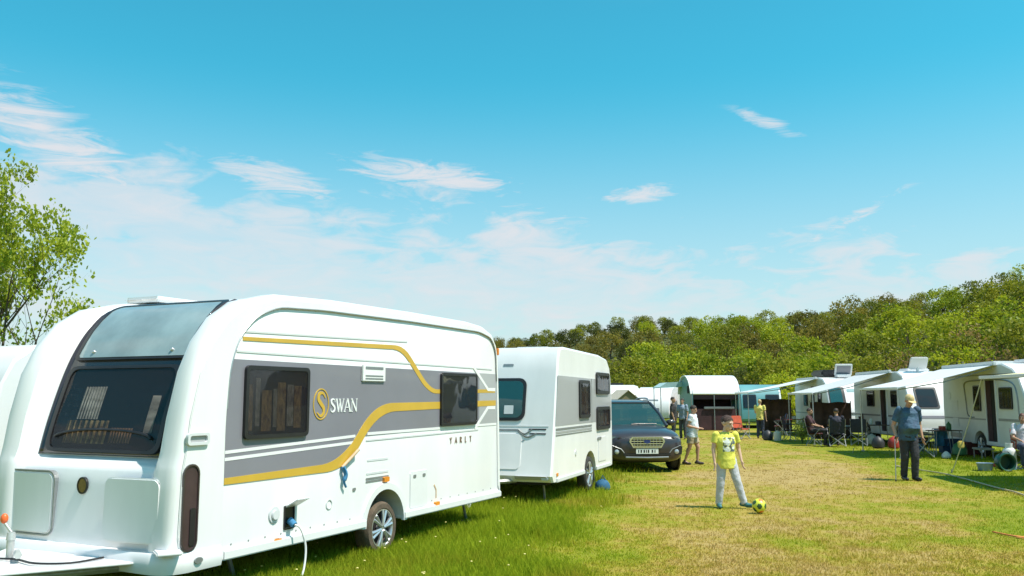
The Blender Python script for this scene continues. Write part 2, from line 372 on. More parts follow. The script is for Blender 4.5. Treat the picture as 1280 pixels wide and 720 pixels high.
T_TAB = [-.9, -.55, -.3, -.014, .128, .237, .329, .42, .511, .584, .75, 1.3]
EDGE = [125, 125, 118, 100, 78, 66, 60, 56, 53, 50, 47, 42]
RIDGE = [330, 330, 300, 262, 220, 182, 157, 140, 124, 112, 108, 104]
RH = [5, 7, 9.5, 15.2, 17.6, 14.4, 12.8, 13.2, 13.0, 13.6, 15, 16]
def hill_at(x, y):
    t = x / y; e, r, h = (np.interp(t, T_TAB, q) for q in (EDGE, RIDGE, RH)); s = (y - e) / (r - e)
    if s <= 0: return -.4
    q = min(s, 1.0); f = q * q * (3 - 2 * q) * .55 + q * .45
    return -.4 + (h + .4) * (f if s <= 1 else 1 - .15 * min(s - 1, 1)) + .6 * mnoise.noise((x * .05, y * .05, 2)) * q
def make_hill():
    vs, fs = [], []; ts = np.linspace(-.9, 1.3, 111); ss_ = np.linspace(-.02, 1.9, 40)
    for t in ts:
        e, r = np.interp(t, T_TAB, EDGE), np.interp(t, T_TAB, RIDGE)
        for s in ss_: y = e + s * (r - e); vs.append((t * y, y, hill_at(t * y, y)))
    n = len(ss_)
    for i in range(len(ts) - 1): fs += [(i * n + j, (i + 1) * n + j, (i + 1) * n + j + 1, i * n + j + 1) for j in range(n - 1)]
    mb = MB(); mb.v, mb.f = vs, fs
    tag(mb.build('hill', pm('hill_scrub_soil', (.085, .095, .03), .9, 0, .3, .3, .5, .2, col2=(.05, .06, .02), world_pos=True), smooth=180), kind='structure')
make_hill()

# ================================================================== BIG CARAVAN WITH GREY BAND AND GOLD STRIPES
def wheel(parent, c, r, w, rim_mat=ALLOY, spokes=6, name='wheel', axis=(0, -1, 0), tyre_mat=None):
    """tyre and spoked rim; axis points outwards"""
    c = Vector(c); ax = Vector(axis).normalized(); up = Vector((0, 0, 1)); sx = up.cross(ax).normalized()
    e = bpy.data.objects.new(name, None); e.empty_display_size = .1; link(e, parent); e.location = c
    def P(a, rad, off): return sx * (rad * math.cos(a)) + up * (rad * math.sin(a)) + ax * off
    prof = [(r * .64, -w / 2), (r * .9, -w / 2), (r * .985, -w * .36), (r, -w * .2), (r, w * .2), (r * .985, w * .36), (r * .92, w / 2), (r * .75, w / 2 + .004), (r * .70, w * .42), (r * .66, w * .2)]
    n = 40; t = MB(); rings = [[P(2 * math.pi * k / n, a, o) for a, o in prof] for k in range(n)]
    vs = [p for q in rings for p in q]; k_ = len(prof)
    t.add(vs, [(i * k_ + j, ((i + 1) % n) * k_ + j, ((i + 1) % n) * k_ + (j + 1) % k_, i * k_ + (j + 1) % k_) for i in range(n) for j in range(k_)])
    t.build('tyre', tyre_mat or RUBBER, e, smooth=50)
    rb = MB(); N_ = 30
    rings = [[P(2 * math.pi * k / N_, a, o) for a, o in ((r * .72, w * .5), (r * .72, w * .36), (r * .64, w * .2), (r * .64, w * .42), (r * .68, w * .5))] for k in range(N_)]
    vs = [p for q in rings for p in q]; rb.add(vs, [(i * 5 + j, ((i + 1) % N_) * 5 + j, ((i + 1) % N_) * 5 + (j + 1) % 5, i * 5 + (j + 1) % 5) for i in range(N_) for j in range(5)])
    for k in range(spokes):
        for q in (-.13, .13):
            a = 2 * math.pi * k / spokes + .3; rb.tube([P(a, r * .1, w * .46), P(a + q, r * .4, w * .47), P(a + q * 1.15, r * .67, w * .42)], [.022 * r / .33, .02 * r / .33, .026 * r / .33], 6)
    rb.cyl(P(0, 0, w * .2), P(0, 0, w * .5), r * .17, r * .14, 14)
    rb.build('rim', rim_mat, e, smooth=40)
    d = MB(); d.cyl(P(0, 0, w * .02), P(0, 0, w * .1), r * .65, None, 24); d.build('brake_disc', DARKM, e)
    return e

CURT = pm('tan_curtain_cloth', (.60, .42, .20), .8, 0, .35, 4, .2, col2=(.12, .06, .03), stretch=(7, 1, 3.2))
BLIND = pm('pale_net_curtain', (.66, .64, .60), .8, 0, .3, 4, .1, col2=(.16, .13, .11), stretch=(7, 1, 2.6))
def side_window(parent, u0, u1, w0, w1, y=0.0, curtain=True, r=.05, glass=None, name='side_window', frame=BLACKP, fr=.035, seed=1):
    e = bpy.data.objects.new(name, None); link(e, parent); e.empty_display_size = .1
    cx, cy, w, h = (u0 + u1) / 2, (w0 + w1) / 2, u1 - u0, w1 - w0; O, A, B = side(y)
    back = MB(); back.prism(rrect(cx, cy, w - .03, h - .03, r), O, A, B, .006, .001); back.build('dark_interior', DARKM, e)
    f = MB(); f.ring(rrect(cx, cy, w, h, r), rrect(cx, cy, w - 2 * fr, h - 2 * fr, max(r - fr * .6, .01)), O, A, B, .034, .0); f.build('window_frame', frame, e, smooth=35)
    if curtain:
        rd = random.Random(seed); c = MB(); g0, g1 = u0 + fr, u1 - fr; n = 60; z0, z1 = w0 + fr + .01, w1 - fr - .01
        def panel(a, b, m_, nm, top, bot, amp=.0045):
            q = MB(); top_, bot_ = [], []
            for k in range(n + 1):
                t = k / n; x = a + (b - a) * t; yy = y - .013 - amp * math.sin(t * 40 + rd.random() * .8) - .002
                top_.append((x, yy, top)); bot_.append((x, yy - .001, bot))
            q.add(top_ + bot_, [(k, k + 1, n + 2 + k, n + 1 + k) for k in range(n)]); q.build(nm, m_, e, smooth=180, fix=False)
        s0 = 0.0; wd = g1 - g0
        for fr_, m_ in ((.13, CURT), (.10, BLIND), (.19, CURT), (.07, BLIND), (.17, CURT), (.12, BLIND), (.17, CURT)):
            panel(g0 + wd * s0, g0 + wd * (s0 + fr_ * rd.uniform(.55, 1.0)), m_, 'curtain', z1 - rd.uniform(.10, .32) * (z1 - z0), z0 + rd.uniform(0, .14) * (z1 - z0)); s0 += fr_
    p = MB(); p.prism(rrect(cx, cy, w - 2 * fr + .01, h - 2 * fr + .01, max(r - fr * .6, .01)), O, A, B, .030, .025); p.build('pane', glass or GLASS, e)
    return e

def big_caravan():
    A0, B0 = at_h(275, 703, .33), at_h(627, 621, .33); d = (B0 - A0); yaw = math.atan2(d.y, d.x)
    root = empty('caravan', (A0.x, A0.y, 0), yaw, 'large white caravan with grey side band, gold stripes and SWAN lettering', 'caravan', 'white caravans parked on the left')
    Wd = 2.22
    outer = [(-.50, .36), (-.55, .44), (-.56, .60), (-.545, .97), (-.535, 1.12), (-.525, 1.16), (-.515, 1.20), (-.50, 1.27), (-.46, 1.55), (-.37, 1.93), (-.25, 2.19), (-.06, 2.42), (.2, 2.58), (.62, 2.68)]
    inner = [(-.47, .36), (-.49, .44), (-.485, .60), (-.465, .97), (-.45, 1.09), (-.42, 1.135), (-.37, 1.16), (-.30, 1.20), (-.22, 1.52), (-.08, 1.94), (.04, 2.19), (.17, 2.38), (.36, 2.55), (.72, 2.67)]
    rest = [(1.5, 2.712), (3.0, 2.722), (4.4, 2.715), (4.85, 2.685), (5.12, 2.60), (5.27, 2.45), (5.33, 2.25), (5.37, 1.6), (5.40, .80), (5.41, .36)]
    wu, wr = 2.48, .375          # wheel arch
    under = [(3.6, .345)] + [(wu + wr * math.cos(a), .345 + wr * .98 * math.sin(a)) for a in np.linspace(R(0), R(180), 13)] + [(1.2, .345)]
    no = len(outer)
    st = [(0, 'o', .05, 0), (.012, 'o', .022, 0), (.05, 'o', 0, 0), (.10, 'o', 0, 0), (.17, 'o', 0, 0), (.235, 'm', 0, .12), (.27, 'm', 0, .5), (.305, 'm', 0, .88), (.34, 'i', 0, 1), (.8, 'i', 0, 1), (Wd / 2, 'i', 0, 1)]
    st = st + [(Wd - v, a, b, c) for v, a, b, c in st[-2::-1]]
    rings = []
    for v, _, ins, mixf in st:
        pr = [np.array(o) * (1 - mixf) + np.array(i) * mixf for o, i in zip(outer, inner)] + [np.array(p) for p in rest] + [np.array(p) for p in under]
        cen = np.array((2.4, 1.5)); bow = .02 * (1 - ((v - Wd / 2) / (Wd / 2)) ** 2); out = []
        for k, p in enumerate(pr):
            q = p.copy()
            if ins:
                dv = cen - q
                if k < no + len(rest): q = q + np.array([np.sign(dv[0]) * ins * (1 if (k < no - 2 or k > no + 4) else .3), (-ins if (no - 5 < k < no + 6) else 0)])
            if k < no: q[0] -= bow * (1 if k < 8 else .6)
            out.append((q[0], v, q[1]))
        rings.append(out)
    b = MB(); b.loft(rings); b.build('body', WHITE, root, smooth=38)
    O, A, B = side(0)
    # moulded arch round the flat side panel
    arch_in = fillet([(0.0, .47), (-.01, 1.5), (.02, 1.98), (.12, 2.25), (.33, 2.45), (.62, 2.555), (1.3, 2.585), (3.0, 2.60), (4.7, 2.595), (5.06, 2.53), (5.2, 2.36), (5.235, 1.9), (5.28, .50)], .12, 4)
    arch_out = [(-.45, .40), (-.49, .60), (-.475, 1.12), (-.44, 1.3), (-.41, 1.55), (-.32, 1.92), (-.20, 2.17), (-.02, 2.38), (.2, 2.525), (.62, 2.632), (1.5, 2.665), (3.0, 2.675), (4.4, 2.668), (4.82, 2.64), (5.08, 2.56), (5.2, 2.43), (5.26, 2.24), (5.30, 1.6), (5.345, .41)]
    t = MB(); poly = arch_out + [(5.30, .41), (5.28, .50)][1:] + arch_in[::-1][1:] + [(0.0, .40)]
    t.prism(poly, O, A, B, .016, .0); t.build('side_moulding', WHITE, root, bevel=.006)
    rl = MB(); rl.tube([(u, -.014, w) for u, w in arch_in[4:-3]], .0085, 6); rl.build('awning_rail', RAIL, root, smooth=60)
    # graphics on the side panel
    def band(nm, poly, m_, t1, t0=.0006): q = MB(); q.prism(poly, O, A, B, t1, t0); return q.build(nm, m_, root)
    X1 = 5.255
    band('grey_band', [(.035, 2.05), (X1 - .02, 2.035), (X1, 1.345), (2.05, 1.30), (1.72, 1.02), (0.004, .985), (-.002, 1.22), (.0, 1.5), (.03, 1.98)], GREYP, .003)
    band('pale_rear_panel', [(4.72, 2.034), (X1 - .02, 2.034), (X1, 1.345), (4.72, 1.345)], LGREY, .0045)
    g1 = fillet([(.17, 2.235), (2.80, 2.285), (3.30, 1.875), (3.50, 1.785), (5.20, 1.80)], .20)
    q = MB(); strip(q, g1, [float(np.interp(p[0], [0, 2.4, 2.9, 3.2, 3.6, 6], [.034, .034, .07, .07, .05, .045])) for p in g1], O, A, B, .006, .0006); q.build('gold_stripe', GOLD, root)
    g2 = fillet([(0.005, 1.0), (1.72, 1.015), (2.28, 1.60), (5.22, 1.635)], .42, 10)
    q = MB(); strip(q, g2, [float(np.interp(p[0], [0, 1.2, 1.75, 2.3, 2.9, 6], [.055, .06, .12, .115, .08, .07])) for p in g2], O, A, B, .0065, .0006); q.build('gold_stripe', GOLD, root)
    for w0, w1 in ((1.245, 1.28), (1.185, 1.215)):
        q = MB(); strip(q, [(.003, w0), (1.9, w1 + .03)], .028, O, A, B, .0055, .0006); q.build('white_line', WHITE, root)
    q = MB(); strip(q, [(2.12, 1.325), (5.24, 1.345)], .03, O, A, B, .0055, .0006); q.build('white_line', WHITE, root)
    for k, (p, m_) in enumerate((([(.2, 2.30), (2.9, 2.36)], PGREY), ([(.10, 2.12), (5.1, 2.10)], PGREY), ([(2.1, 1.255), (4.7, 1.285)], PGREY), ([(4.55, 2.12), (4.98, 1.82), (5.2, 1.82)], WHITE), ([(5.2, 1.57), (4.98, 1.57), (4.6, 1.30)], WHITE))):
        q = MB(); strip(q, p, .018 if m_ is PGREY else .045, O, A, B, .0058 if m_ is PGREY else .0072, .0006); q.build('fine_line', m_, root)
    side_window(root, .205, 1.09, 1.345, 2.0, seed=3); side_window(root, 3.665, 4.62, 1.36, 2.02, curtain=False, seed=5, glass=GLASS_D)
    # emblem and lettering
    e = MB(); e.ring(circle(1.305, 1.648, .125, .155, 40), circle(1.305, 1.648, .114, .144, 40), O, A, B, .009, .003); e.build('emblem_ring', GOLD, root)
    sp = smooth_path([(1.37, 1.71), (1.335, 1.755), (1.28, 1.752), (1.262, 1.70), (1.30, 1.655), (1.345, 1.61), (1.345, 1.555), (1.30, 1.53), (1.245, 1.565)], 5)
    e = MB(); strip(e, sp, [.012 + .03 * math.sin(math.pi * k / (len(sp) - 1)) for k in range(len(sp))], O, A, B, .009, .003); e.build('emblem_letter', GOLD, root)
    def lets(nm, items, m_, x, z, h, sp_):
        for (ww, strokes) in items:
            q = MB()
            for pth, wd in strokes: strip(q, [(x + a * h, z + c * h) for a, c in pth], [k * h for k in wd] if isinstance(wd, list) else wd * h, O, A, B, .0085, .003)
            q.build(nm, m_, root); x += ww * h + sp_
    Sg = smooth_path([(.56, .74), (.54, .90), (.36, .98), (.16, .90), (.14, .72), (.34, .54), (.54, .36), (.52, .12), (.30, .02), (.10, .10), (.07, .28)], 4)
    serif = lambda x, y, l=.14: ([(x - l, y), (x + l, y)], .05)
    SWAN = [(.66, [(Sg, [.06 + .12 * math.sin(math.pi * k / (len(Sg) - 1)) ** 2 for k in range(len(Sg))])]),
            (1.02, [([(.08, .97), (.34, 0)], .15), ([(.34, 0), (.54, .9)], .06), ([(.48, .97), (.72, 0)], .15), ([(.72, 0), (.96, .97)], .06), serif(.08, .98), serif(.48, .98, .1), serif(.96, .98, .1)]),
            (.84, [([(.06, .02), (.42, 1.0)], .06), ([(.42, 1.0), (.78, .02)], .16), ([(.2, .34), (.66, .34)], .055), serif(.07, .02, .12), serif(.78, .02, .14)]),
            (.84, [([(.12, .02), (.12, .98)], .06), ([(.10, .98), (.74, .02)], .16), ([(.74, .02), (.74, .98)], .06), serif(.1, .98, .12), serif(.12, .02, .12), serif(.74, .98, .12)])]
    lets('letter', SWAN, pm('white_print', (.8, .8, .8), .4, 0, .03), 1.455, 1.565, .135, .004)
    Tm = {'Y': [([(.0, 1), (.3, .5), (.6, 1)], .13), ([(.3, .5), (.3, 0)], .16)], 'A': [([(0, 0), (.32, 1), (.64, 0)], .14), ([(.15, .35), (.5, .35)], .12)],
          'R': [([(.05, 0), (.05, 1)], .16), ([(.05, .95), (.45, .9), (.5, .65), (.1, .5)], .13), ([(.25, .5), (.58, 0)], .15)], 'L': [([(.1, 1), (.1, 0)], .16), ([(.1, .05), (.5, .05)], .13)], 'T': [([(0, .95), (.6, .95)], .13), ([(.3, .95), (.3, 0)], .16)]}
    lets('letter', [(.62, Tm[ch]) for ch in 'YARLT'], pm('brown_print', (.22, .13, .08), .5, 0, .1), 3.93, 1.135, .075, .085)
    # label plate, lower vents, hatch, caps
    q = MB(); q.box((2.205, -.012, 1.975), (.45, .024, .19)); q.build('vent_cover', WHITE, root, bevel=.012)
    for z in (2.03, 1.945, 1.915): band('vent_slot', rrect(2.205, z, .34, .016 if z < 2 else .03, .006), GREYM, .0262, .0235)
    for z, wd, m_ in ((1.04, .40, PGREY), (.90, .42, PGREY), (.845, .44, GREYM), (.815, .44, GREYM)): band('vent_slot', rrect(2.33, z, wd, .022, .008), m_, .004)
    q = MB(); q.ring(rrect(3.19, .64, .40, .43, .03), rrect(3.19, .64, .382, .412, .024), O, A, B, .004, .0); q.prism(rrect(3.19, .64, .376, .406, .022), O, A, B, .008, .0); q.build('service_hatch', WHITE2, root, smooth=30)
    for u in (3.09, 3.30): band('hatch_latch', rrect(u, .80, .06, .035, .012), GREYM, .014, .008)
    q = MB(); q.prism(circle(.66, .645, .075), O, A, B, .012, .0); q.prism(circle(.66, .645, .045), O, A, B, .03, .012); q.build('water_filler_cap', PGREY, root, bevel=.004)
    q = MB(); q.ring(circle(1.48, .652, .05), circle(1.48, .652, .04), O, A, B, .008, .0); q.build('filler_ring', PGREY, root)
    hk = MB(); hk.ring(rrect(.87, .60, .15, .22, .015), rrect(.87, .60, .125, .195, .01), O, A, B, .012, .0); hk.prism(rrect(.87, .60, .12, .19, .01), O, A, B, .003, .0006); hk.build('socket_box', BLACKP, root)
    fl = MB(); M3 = Matrix.Rotation(R(-62), 3, 'X'); fl.box((.90, -.075, .735), (.18, .012, .17), rot=Matrix.Rotation(R(62), 3, 'X')); fl.build('socket_flap', WHITE2, root, bevel=.004)
    pl = MB(); pl.cyl((.87, -.012, .57), (.87, -.075, .53), .035, .03, 12); pl.build('plug', BLUEP, root, smooth=40)
    cb = MB(); cb.tube(smooth_path([(.87, -.07, .535), (.90, -.12, .50), (.93, -.16, .34), (.88, -.19, .16), (.78, -.22, .045), (.60, -.32, .03), (.2, -.5, .03), (-.2, -.66, .03)], 6), .011, 6); cb.build('mains_cable', pm('white_cable', (.7, .7, .68), .5, 0, .1), root, smooth=60)
    for u, w in ((.70, .40), (2.48, .815), (3.60, .43)): band('side_marker', rrect(u, w, .10, .055, .012), AMBER, .03, .0)
    st_ = MB(); strip(st_, [(3.55, .66), (3.60, .60), (3.60, .5)], .02, O, A, B, .004, .0006); st_.build('rust_stain', pm('rust_run', (.55, .36, .2), .8, 0, .4, 20), root)
    bs = MB(); bs.cyl((1.66, -.02, 1.0), (1.90, -.05, 1.17), .018, .016, 10); bs.build('tool_handle', pm('tan_wood', (.55, .38, .24), .6, 0, .2, 20), root, smooth=40)
    rb = MB(); rb.tube(smooth_path([(1.66, -.03, 1.01), (1.70, -.04, .93), (1.68, -.035, .86), (1.72, -.03, .80)], 5), [.022] * 10 + [.012] * 6, 6); rb.build('ribbon', BLUEP, root, smooth=60)
    band('keyhole', rrect(1.90, .76, .05, .03, .01), GREYM, .01)
    for k in range(9): band('rivet', circle(.12 + k * .215, .462, .008, None, 8), GREYM, .004)
    for k in range(10): band('rivet', circle(3.05 + k * .225, .478, .008, None, 8), GREYM, .004)
    # skirt and wheel arch lip
    sk = MB()
    for a, c in ((0.0, wu - wr + .005), (wu + wr - .005, 5.35)): sk.box(((a + c) / 2, .03, .385), (c - a, .13, .085))
    sk.build('side_skirt', WHITE2, root, bevel=.012)
    lip = MB(); pth = [(wu + (wr + .03) * math.cos(a), .345 + (wr * .98 + .03) * math.sin(a)) for a in np.linspace(R(-2), R(182), 25)]
    strip(lip, pth, .07, O, A, B, .022, -.01); lip.build('wheel_arch_trim', WHITE2, root, smooth=40)
    arch = MB(); arch.loft([[(wu + (wr + .0) * math.cos(a), v, .35 + (wr * .97) * math.sin(a)) for a in np.linspace(R(0), R(180), 13)] for v in (.25, Wd - .25)], closed_ring=False, cap=False); arch.build('wheel_housing', DARKM, root, fix=False)
    fl2 = MB(); fl2.box((2.45, Wd / 2, .35), (5.6, Wd - .3, .05)); fl2.box((2.48, Wd / 2, .32), (.09, Wd - .4, .09)); fl2.build('chassis', pm('dark_underbody', (.06, .05, .045), .9, 0, .3, 4), root)
    for v, ax in ((.11, (0, -1, 0)), (Wd - .11, (0, 1, 0))): wheel(root, (2.475, v, .285), .29, .19, axis=ax, tyre_mat=DUSTY)
    for u, v in ((.5, .4), (.5, Wd - .4), (5.0, .4), (5.0, Wd - .4)):
        q = MB(); q.tube([(u, v, .34), (u + .12, v, .03)], .022, 6); q.box((u + .12, v, .015), (.16, .12, .03)); q.build('steady_leg', GREYM, root)
    # ---- the nose: front surface at (v, height), pushed out a little
    ci = smooth_path([(p[0], p[1]) for p in inner[7:]], 10); zz = [p[1] for p in ci]; uu = [p[0] for p in ci]
    co_ = smooth_path([(p[0], p[1]) for p in outer[6:]], 10); zo = [p[1] for p in co_]; uo = [p[0] for p in co_]
    def surf(v, w):
        e_ = min(v, Wd - v); f = float(np.interp(e_, [.17, .235, .27, .305, .34], [0, .12, .5, .88, 1.0])); return float(np.interp(w, zz, uu)) * f + float(np.interp(w, zo, uo)) * (1 - f)
    def nose(v, w, off):
        u = surf(v, w); du = (surf(v, w + .02) - surf(v, w - .02)) / .04; dv = (surf(v + .01, w) - surf(v - .01, w)) / .02
        nn = Vector((-1, dv, du)).normalized(); bow = .02 * (1 - ((v - Wd / 2) / (Wd / 2)) ** 2) * .8
        return Vector((u - bow, v, w)) + nn * off
    def nose_patch(nm, outline, m_, off, thick, parent, nr=7, hole=None):
        cx = sum(p[0] for p in outline) / len(outline); cy = sum(p[1] for p in outline) / len(outline); n = len(outline); q = MB(); rs = []
        for k in range(nr + 1):
            f = 1 - k / nr * (1 - (hole or .02)); rs.append([nose(cx + (a - cx) * f, cy + (c - cy) * f, off) for a, c in outline])
        rs = [[nose(a, c, off - thick) for a, c in outline]] + rs
        if hole: rs.append([nose(cx + (a - cx) * hole, cy + (c - cy) * hole, off - thick) for a, c in outline])
        q.loft(rs, cap=not hole); o = q.build(nm, m_, parent, smooth=50); return o
    def trap(c, z0, z1, w0, w1, r=.06, nseg=14):
        """rounded four-sided outline with straight sides cut finely, v across, height up"""
        pts = [(c - w0 / 2, z0), (c + w0 / 2, z0), (c + w1 / 2, z1), (c - w1 / 2, z1)]; f = fillet([((pts[0][0] + pts[3][0]) / 2, (z0 + z1) / 2), *pts, ((pts[0][0] + pts[3][0]) / 2, (z0 + z1) / 2)], r, 6)[:-1]; out = []
        for i in range(len(f)):
            a, c2 = f[i], f[(i + 1) % len(f)]; m_ = max(1, int(math.hypot(c2[0] - a[0], c2[1] - a[1]) / .09)); out += [(a[0] + (c2[0] - a[0]) * k / m_, a[1] + (c2[1] - a[1]) * k / m_) for k in range(m_)]
        return out
    cv = Wd / 2
    vv = [.25, .27, .29, .305, .335, .36] + list(np.linspace(.45, Wd - .45, 9)) + [Wd - q_ for q_ in (.36, .335, .32, .305)]; ww = list(np.linspace(1.205, 2.605, 30)); nv_ = len(vv); sg_ = MB()
    g_ = [nose(v, w, .012) for w in ww for v in vv]; sg_.add(g_, [(j * nv_ + i, j * nv_ + i + 1, (j + 1) * nv_ + i + 1, (j + 1) * nv_ + i) for j in range(len(ww) - 1) for i in range(nv_ - 1)])
    so_ = sg_.build('front_surround', SURR, root, smooth=180, fix=False); so_.modifiers.new('t', 'SOLIDIFY').thickness = .006
    fw = bpy.data.objects.new('front_window', None); link(fw, root)
    nose_patch('dark_interior', trap(cv, 1.235, 1.97, 1.38, 1.38, .09), DARKM, .018, .008, fw, 10)
    nose_patch('window_frame', trap(cv, 1.225, 1.985, 1.43, 1.43, .10), BLACKP, .055, .05, fw, 2, hole=.93)
    cq = MB(); n = 90; rows = [(1.30, 0), (1.42, 0), (1.50, 0), (1.62, 0), (1.74, 0)]
    for (a, c, zlo, zhi, m_) in ((cv - .02, cv + .52, 1.30, 1.50, CURT), (cv + .14, cv + .42, 1.51, 1.80, BLIND), (cv - .56, cv - .46, 1.40, 1.72, BLIND), (cv - .33, cv - .06, 1.31, 1.44, pm('tan_cushion', (.35, .2, .12), .8, 0, .3, 6))):
        q = MB(); r_ = []
        for z in np.linspace(zlo, zhi, 4): r_.append([nose(a + (c - a) * k / n, z, .033 + .006 * math.sin(k * .55) + .002 * math.sin(k * 1.7)) for k in range(n + 1)])
        q.loft(r_, closed_ring=False, cap=False); q.build('curtain', m_, fw, smooth=180, fix=False)
    nose_patch('pane', trap(cv, 1.25, 1.96, 1.37, 1.37, .085), GLASS, .046, .005, fw, 10)
    st2 = MB(); st2.tube([nose(cv + .6 * math.cos(a), 1.345 + .075 * math.sin(a), .06) for a in np.linspace(R(178), R(2), 24)], .012, 6); st2.build('stay_bar', BLACKP, fw, smooth=60)
    sk_ = bpy.data.objects.new('skylight', None); link(sk_, root)
    nose_patch('window_frame', trap(cv, 2.045, 2.59, 1.46, 1.46, .06), BLACKP, .045, .035, sk_, 2, hole=.94)
    nose_patch('pane', trap(cv, 2.07, 2.575, 1.40, 1.40, .05), GLASS_S, .04, .012, sk_, 10)
    for v in (cv - .5, cv + .5):
        q = MB(); q.ell(nose(v, 2.12, .045), .018, 8, 6); q.build('latch', ALLOY, sk_, smooth=60)
    # locker doors, emblem, corner slot, grab handle, bumper on the front
    FO, FA, FB = (-.45, 0, 0), (0, -1, 0), (0, 0, 1)      # front plane, faces -x : A x B = (-1,0,0)
    def fx(w): return float(np.interp(w, [.44, .6, .97, 1.09], [-.555, -.56, -.53, -.51]))
    q = MB(); poly = rrect(-1.93, .82, .82, .62, .09); rs = []
    q.ring(rrect(-1.85, .80, .84, .56, .09), rrect(-1.85, .80, .815, .535, .08), (-.515, 0, 0), FA, FB, .004, -.06); q.build('locker_seam', GREYM, root)
    q = MB(); q.prism(rrect(-1.85, .80, .805, .525, .075), (-.488, 0, 0), FA, FB, .034, .0); q.build('locker_door', WHITE, root, bevel=.012)
    q = MB(); M_ = Matrix.Rotation(R(-9), 3, 'Z')
    q.prism(rrect(-.44, .80, .60, .52, .075), (-.505, .0, 0), (.06, -.998, 0), FB, .045, .015); q.build('locker_door', WHITE, root, bevel=.012)
    q = MB(); q.prism(rrect(-.43, .80, .57, .50, .07), (-.497, 0, 0), FA, FB, .004, 0); q.build('locker_recess', GREYM, root)
    q = MB(); q.tube([(-.56, .34, .74), (-.545, .16, 1.03)], .007, 6); q.build('gas_strut', GREYM, root)
    q = MB(); q.prism(circle(-cv, .965, .05, .06), (-.488, 0, 0), FA, FB, .012, -.02); q.build('badge', pm('bronze_badge', (.22, .15, .06), .35, .6, .3, 30), root, bevel=.004)
    q = MB(); q.ring(circle(-cv, .965, .062, .072), circle(-cv, .965, .05, .06), (-.488, 0, 0), FA, FB, .015, -.02); q.build('badge_ring', BLACKP, root)
    q = MB(); q.prism(rrect(-.385, .825, .155, .68, .075), O, A, B, .021, .012); q.build('corner_recess', pm('maroon_recess', (.06, .035, .038), .3, 0, .3, 5), root)
    q = MB(); q.ring(rrect(-.385, .825, .175, .70, .085), rrect(-.385, .825, .145, .67, .07), O, A, B, .03, .012); q.build('recess_trim', SURR, root, smooth=35)
    q = MB(); q.prism(rrect(-.355, .67, .06, .30, .02), O, A, B, .028, .02); q.build('gas_regulator', BLACKP, root)
    q = MB(); q.ring(rrect(-.335, 1.375, .24, .10, .03), rrect(-.335, 1.375, .19, .055, .02), O, A, B, .04, .012); q.build('grab_handle', PGREY, root, smooth=35)
    q = MB(); q.prism(rrect(-.335, 1.375, .19, .055, .02), O, A, B, .02, .012); q.build('handle_recess', LGREY, root)
    q = MB(); q.ring(rrect(-.335, 1.375, .24, .10, .03), rrect(-.335, 1.375, .19, .055, .02), (0, Wd, 0), (-1, 0, 0), (0, 0, 1), .04, .0); q.build('grab_handle', PGREY, root, smooth=35)
    # bumper: wraps the front and the corners
    bp = MB(); pl_ = [(-.02, -.03), (-.42, -.035), (-.56, .02), (-.60, .14), (-.54, Wd / 2), (-.60, Wd - .14), (-.56, Wd - .02), (-.42, Wd + .035), (-.02, Wd + .03)]; pl_ = fillet(pl_, .12, 5)
    rs = []
    for k, (x, y) in enumerate(pl_):
        a, c = pl_[max(k - 1, 0)], pl_[min(k + 1, len(pl_) - 1)]; dv = Vector((c[0] - a[0], c[1] - a[1], 0)).normalized(); nn = Vector((-dv.y, dv.x, 0)) * 1.0
        if k == 0: pass
        rs.append([Vector((x, y, 0)) + nn * o_ + Vector((0, 0, z)) for o_, z in ((-.16, .31), (0.0, .315), (.012, .36), (.012, .44), (-.01, .475), (-.16, .49))])
    sgn = 1
    bp.loft(rs); bp.build('bumper', WHITE, root, smooth=45)
    q = MB(); q.box((-.555, .02, .495), (.2, .22, .03), rz=R(-35)); q.build('step_pad', WHITE2, root, bevel=.01)
    q = MB(); q.prism(circle(-.30, .40, .045, .025), (0, -.047, 0), A, B, .012, -.02); q.build('corner_lamp', GREYM, root)
    # A-frame drawbar with jockey wheel
    dr = MB()
    for s_ in (-1, 1): dr.tube([(-.3, cv + s_ * .70, .335), (-1.55, cv + s_ * .07, .36)], .04, 4)
    dr.box((-1.68, cv, .45), (.34, .10, .10)); dr.build('drawbar', GALV, root, bevel=.006)
    dk = MB(); dk.prism([(-.56, .80), (-1.45, .2), (-1.45, -.2), (-.56, -.80)], (0, cv, .385), (1, 0, 0), (0, 1, 0), .02, 0); dk.build('drawbar_cover', WHITE2, root, bevel=.006)
    q = MB(); q.ell((-1.88, cv, .47), (.09, .06, .05), 12, 8); q.tube([(-1.75, cv, .5), (-1.62, cv, .58), (-1.5, cv, .6)], .016, 8); q.build('coupling', BLACKP, root, smooth=50)
    jw = bpy.data.objects.new('jockey_wheel', None); link(jw, root); jx, jy = -.95, 1.35
    q = MB(); q.cyl((jx, jy, .14), (jx, jy, .56), .03, None, 12); q.cyl((jx, jy, .56), (jx, jy, .62), .036, .03, 12); q.build('post', GALV, jw, smooth=40)
    q = MB(); q.tube([(jx, jy, .62), (jx - .02, jy + .03, .67), (jx - .03, jy + .05, .70)], .012, 8); q.build('crank', GALV, jw, smooth=50)
    q = MB(); q.ell((jx - .032, jy + .052, .73), (.03, .03, .042), 12, 8); q.build('crank_knob', ORANGE, jw, smooth=60)
    q = MB(); q.tube([Vector((jx, jy, .1)) + Vector((math.cos(a) * .075, 0, math.sin(a) * .075)) for a in np.linspace(0, 2 * math.pi, 20, endpoint=False)], .03, 8, closed=True); q.box((jx, jy, .1), (.1, .04, .1)); q.build('tyre', RUBBER, jw, smooth=50)
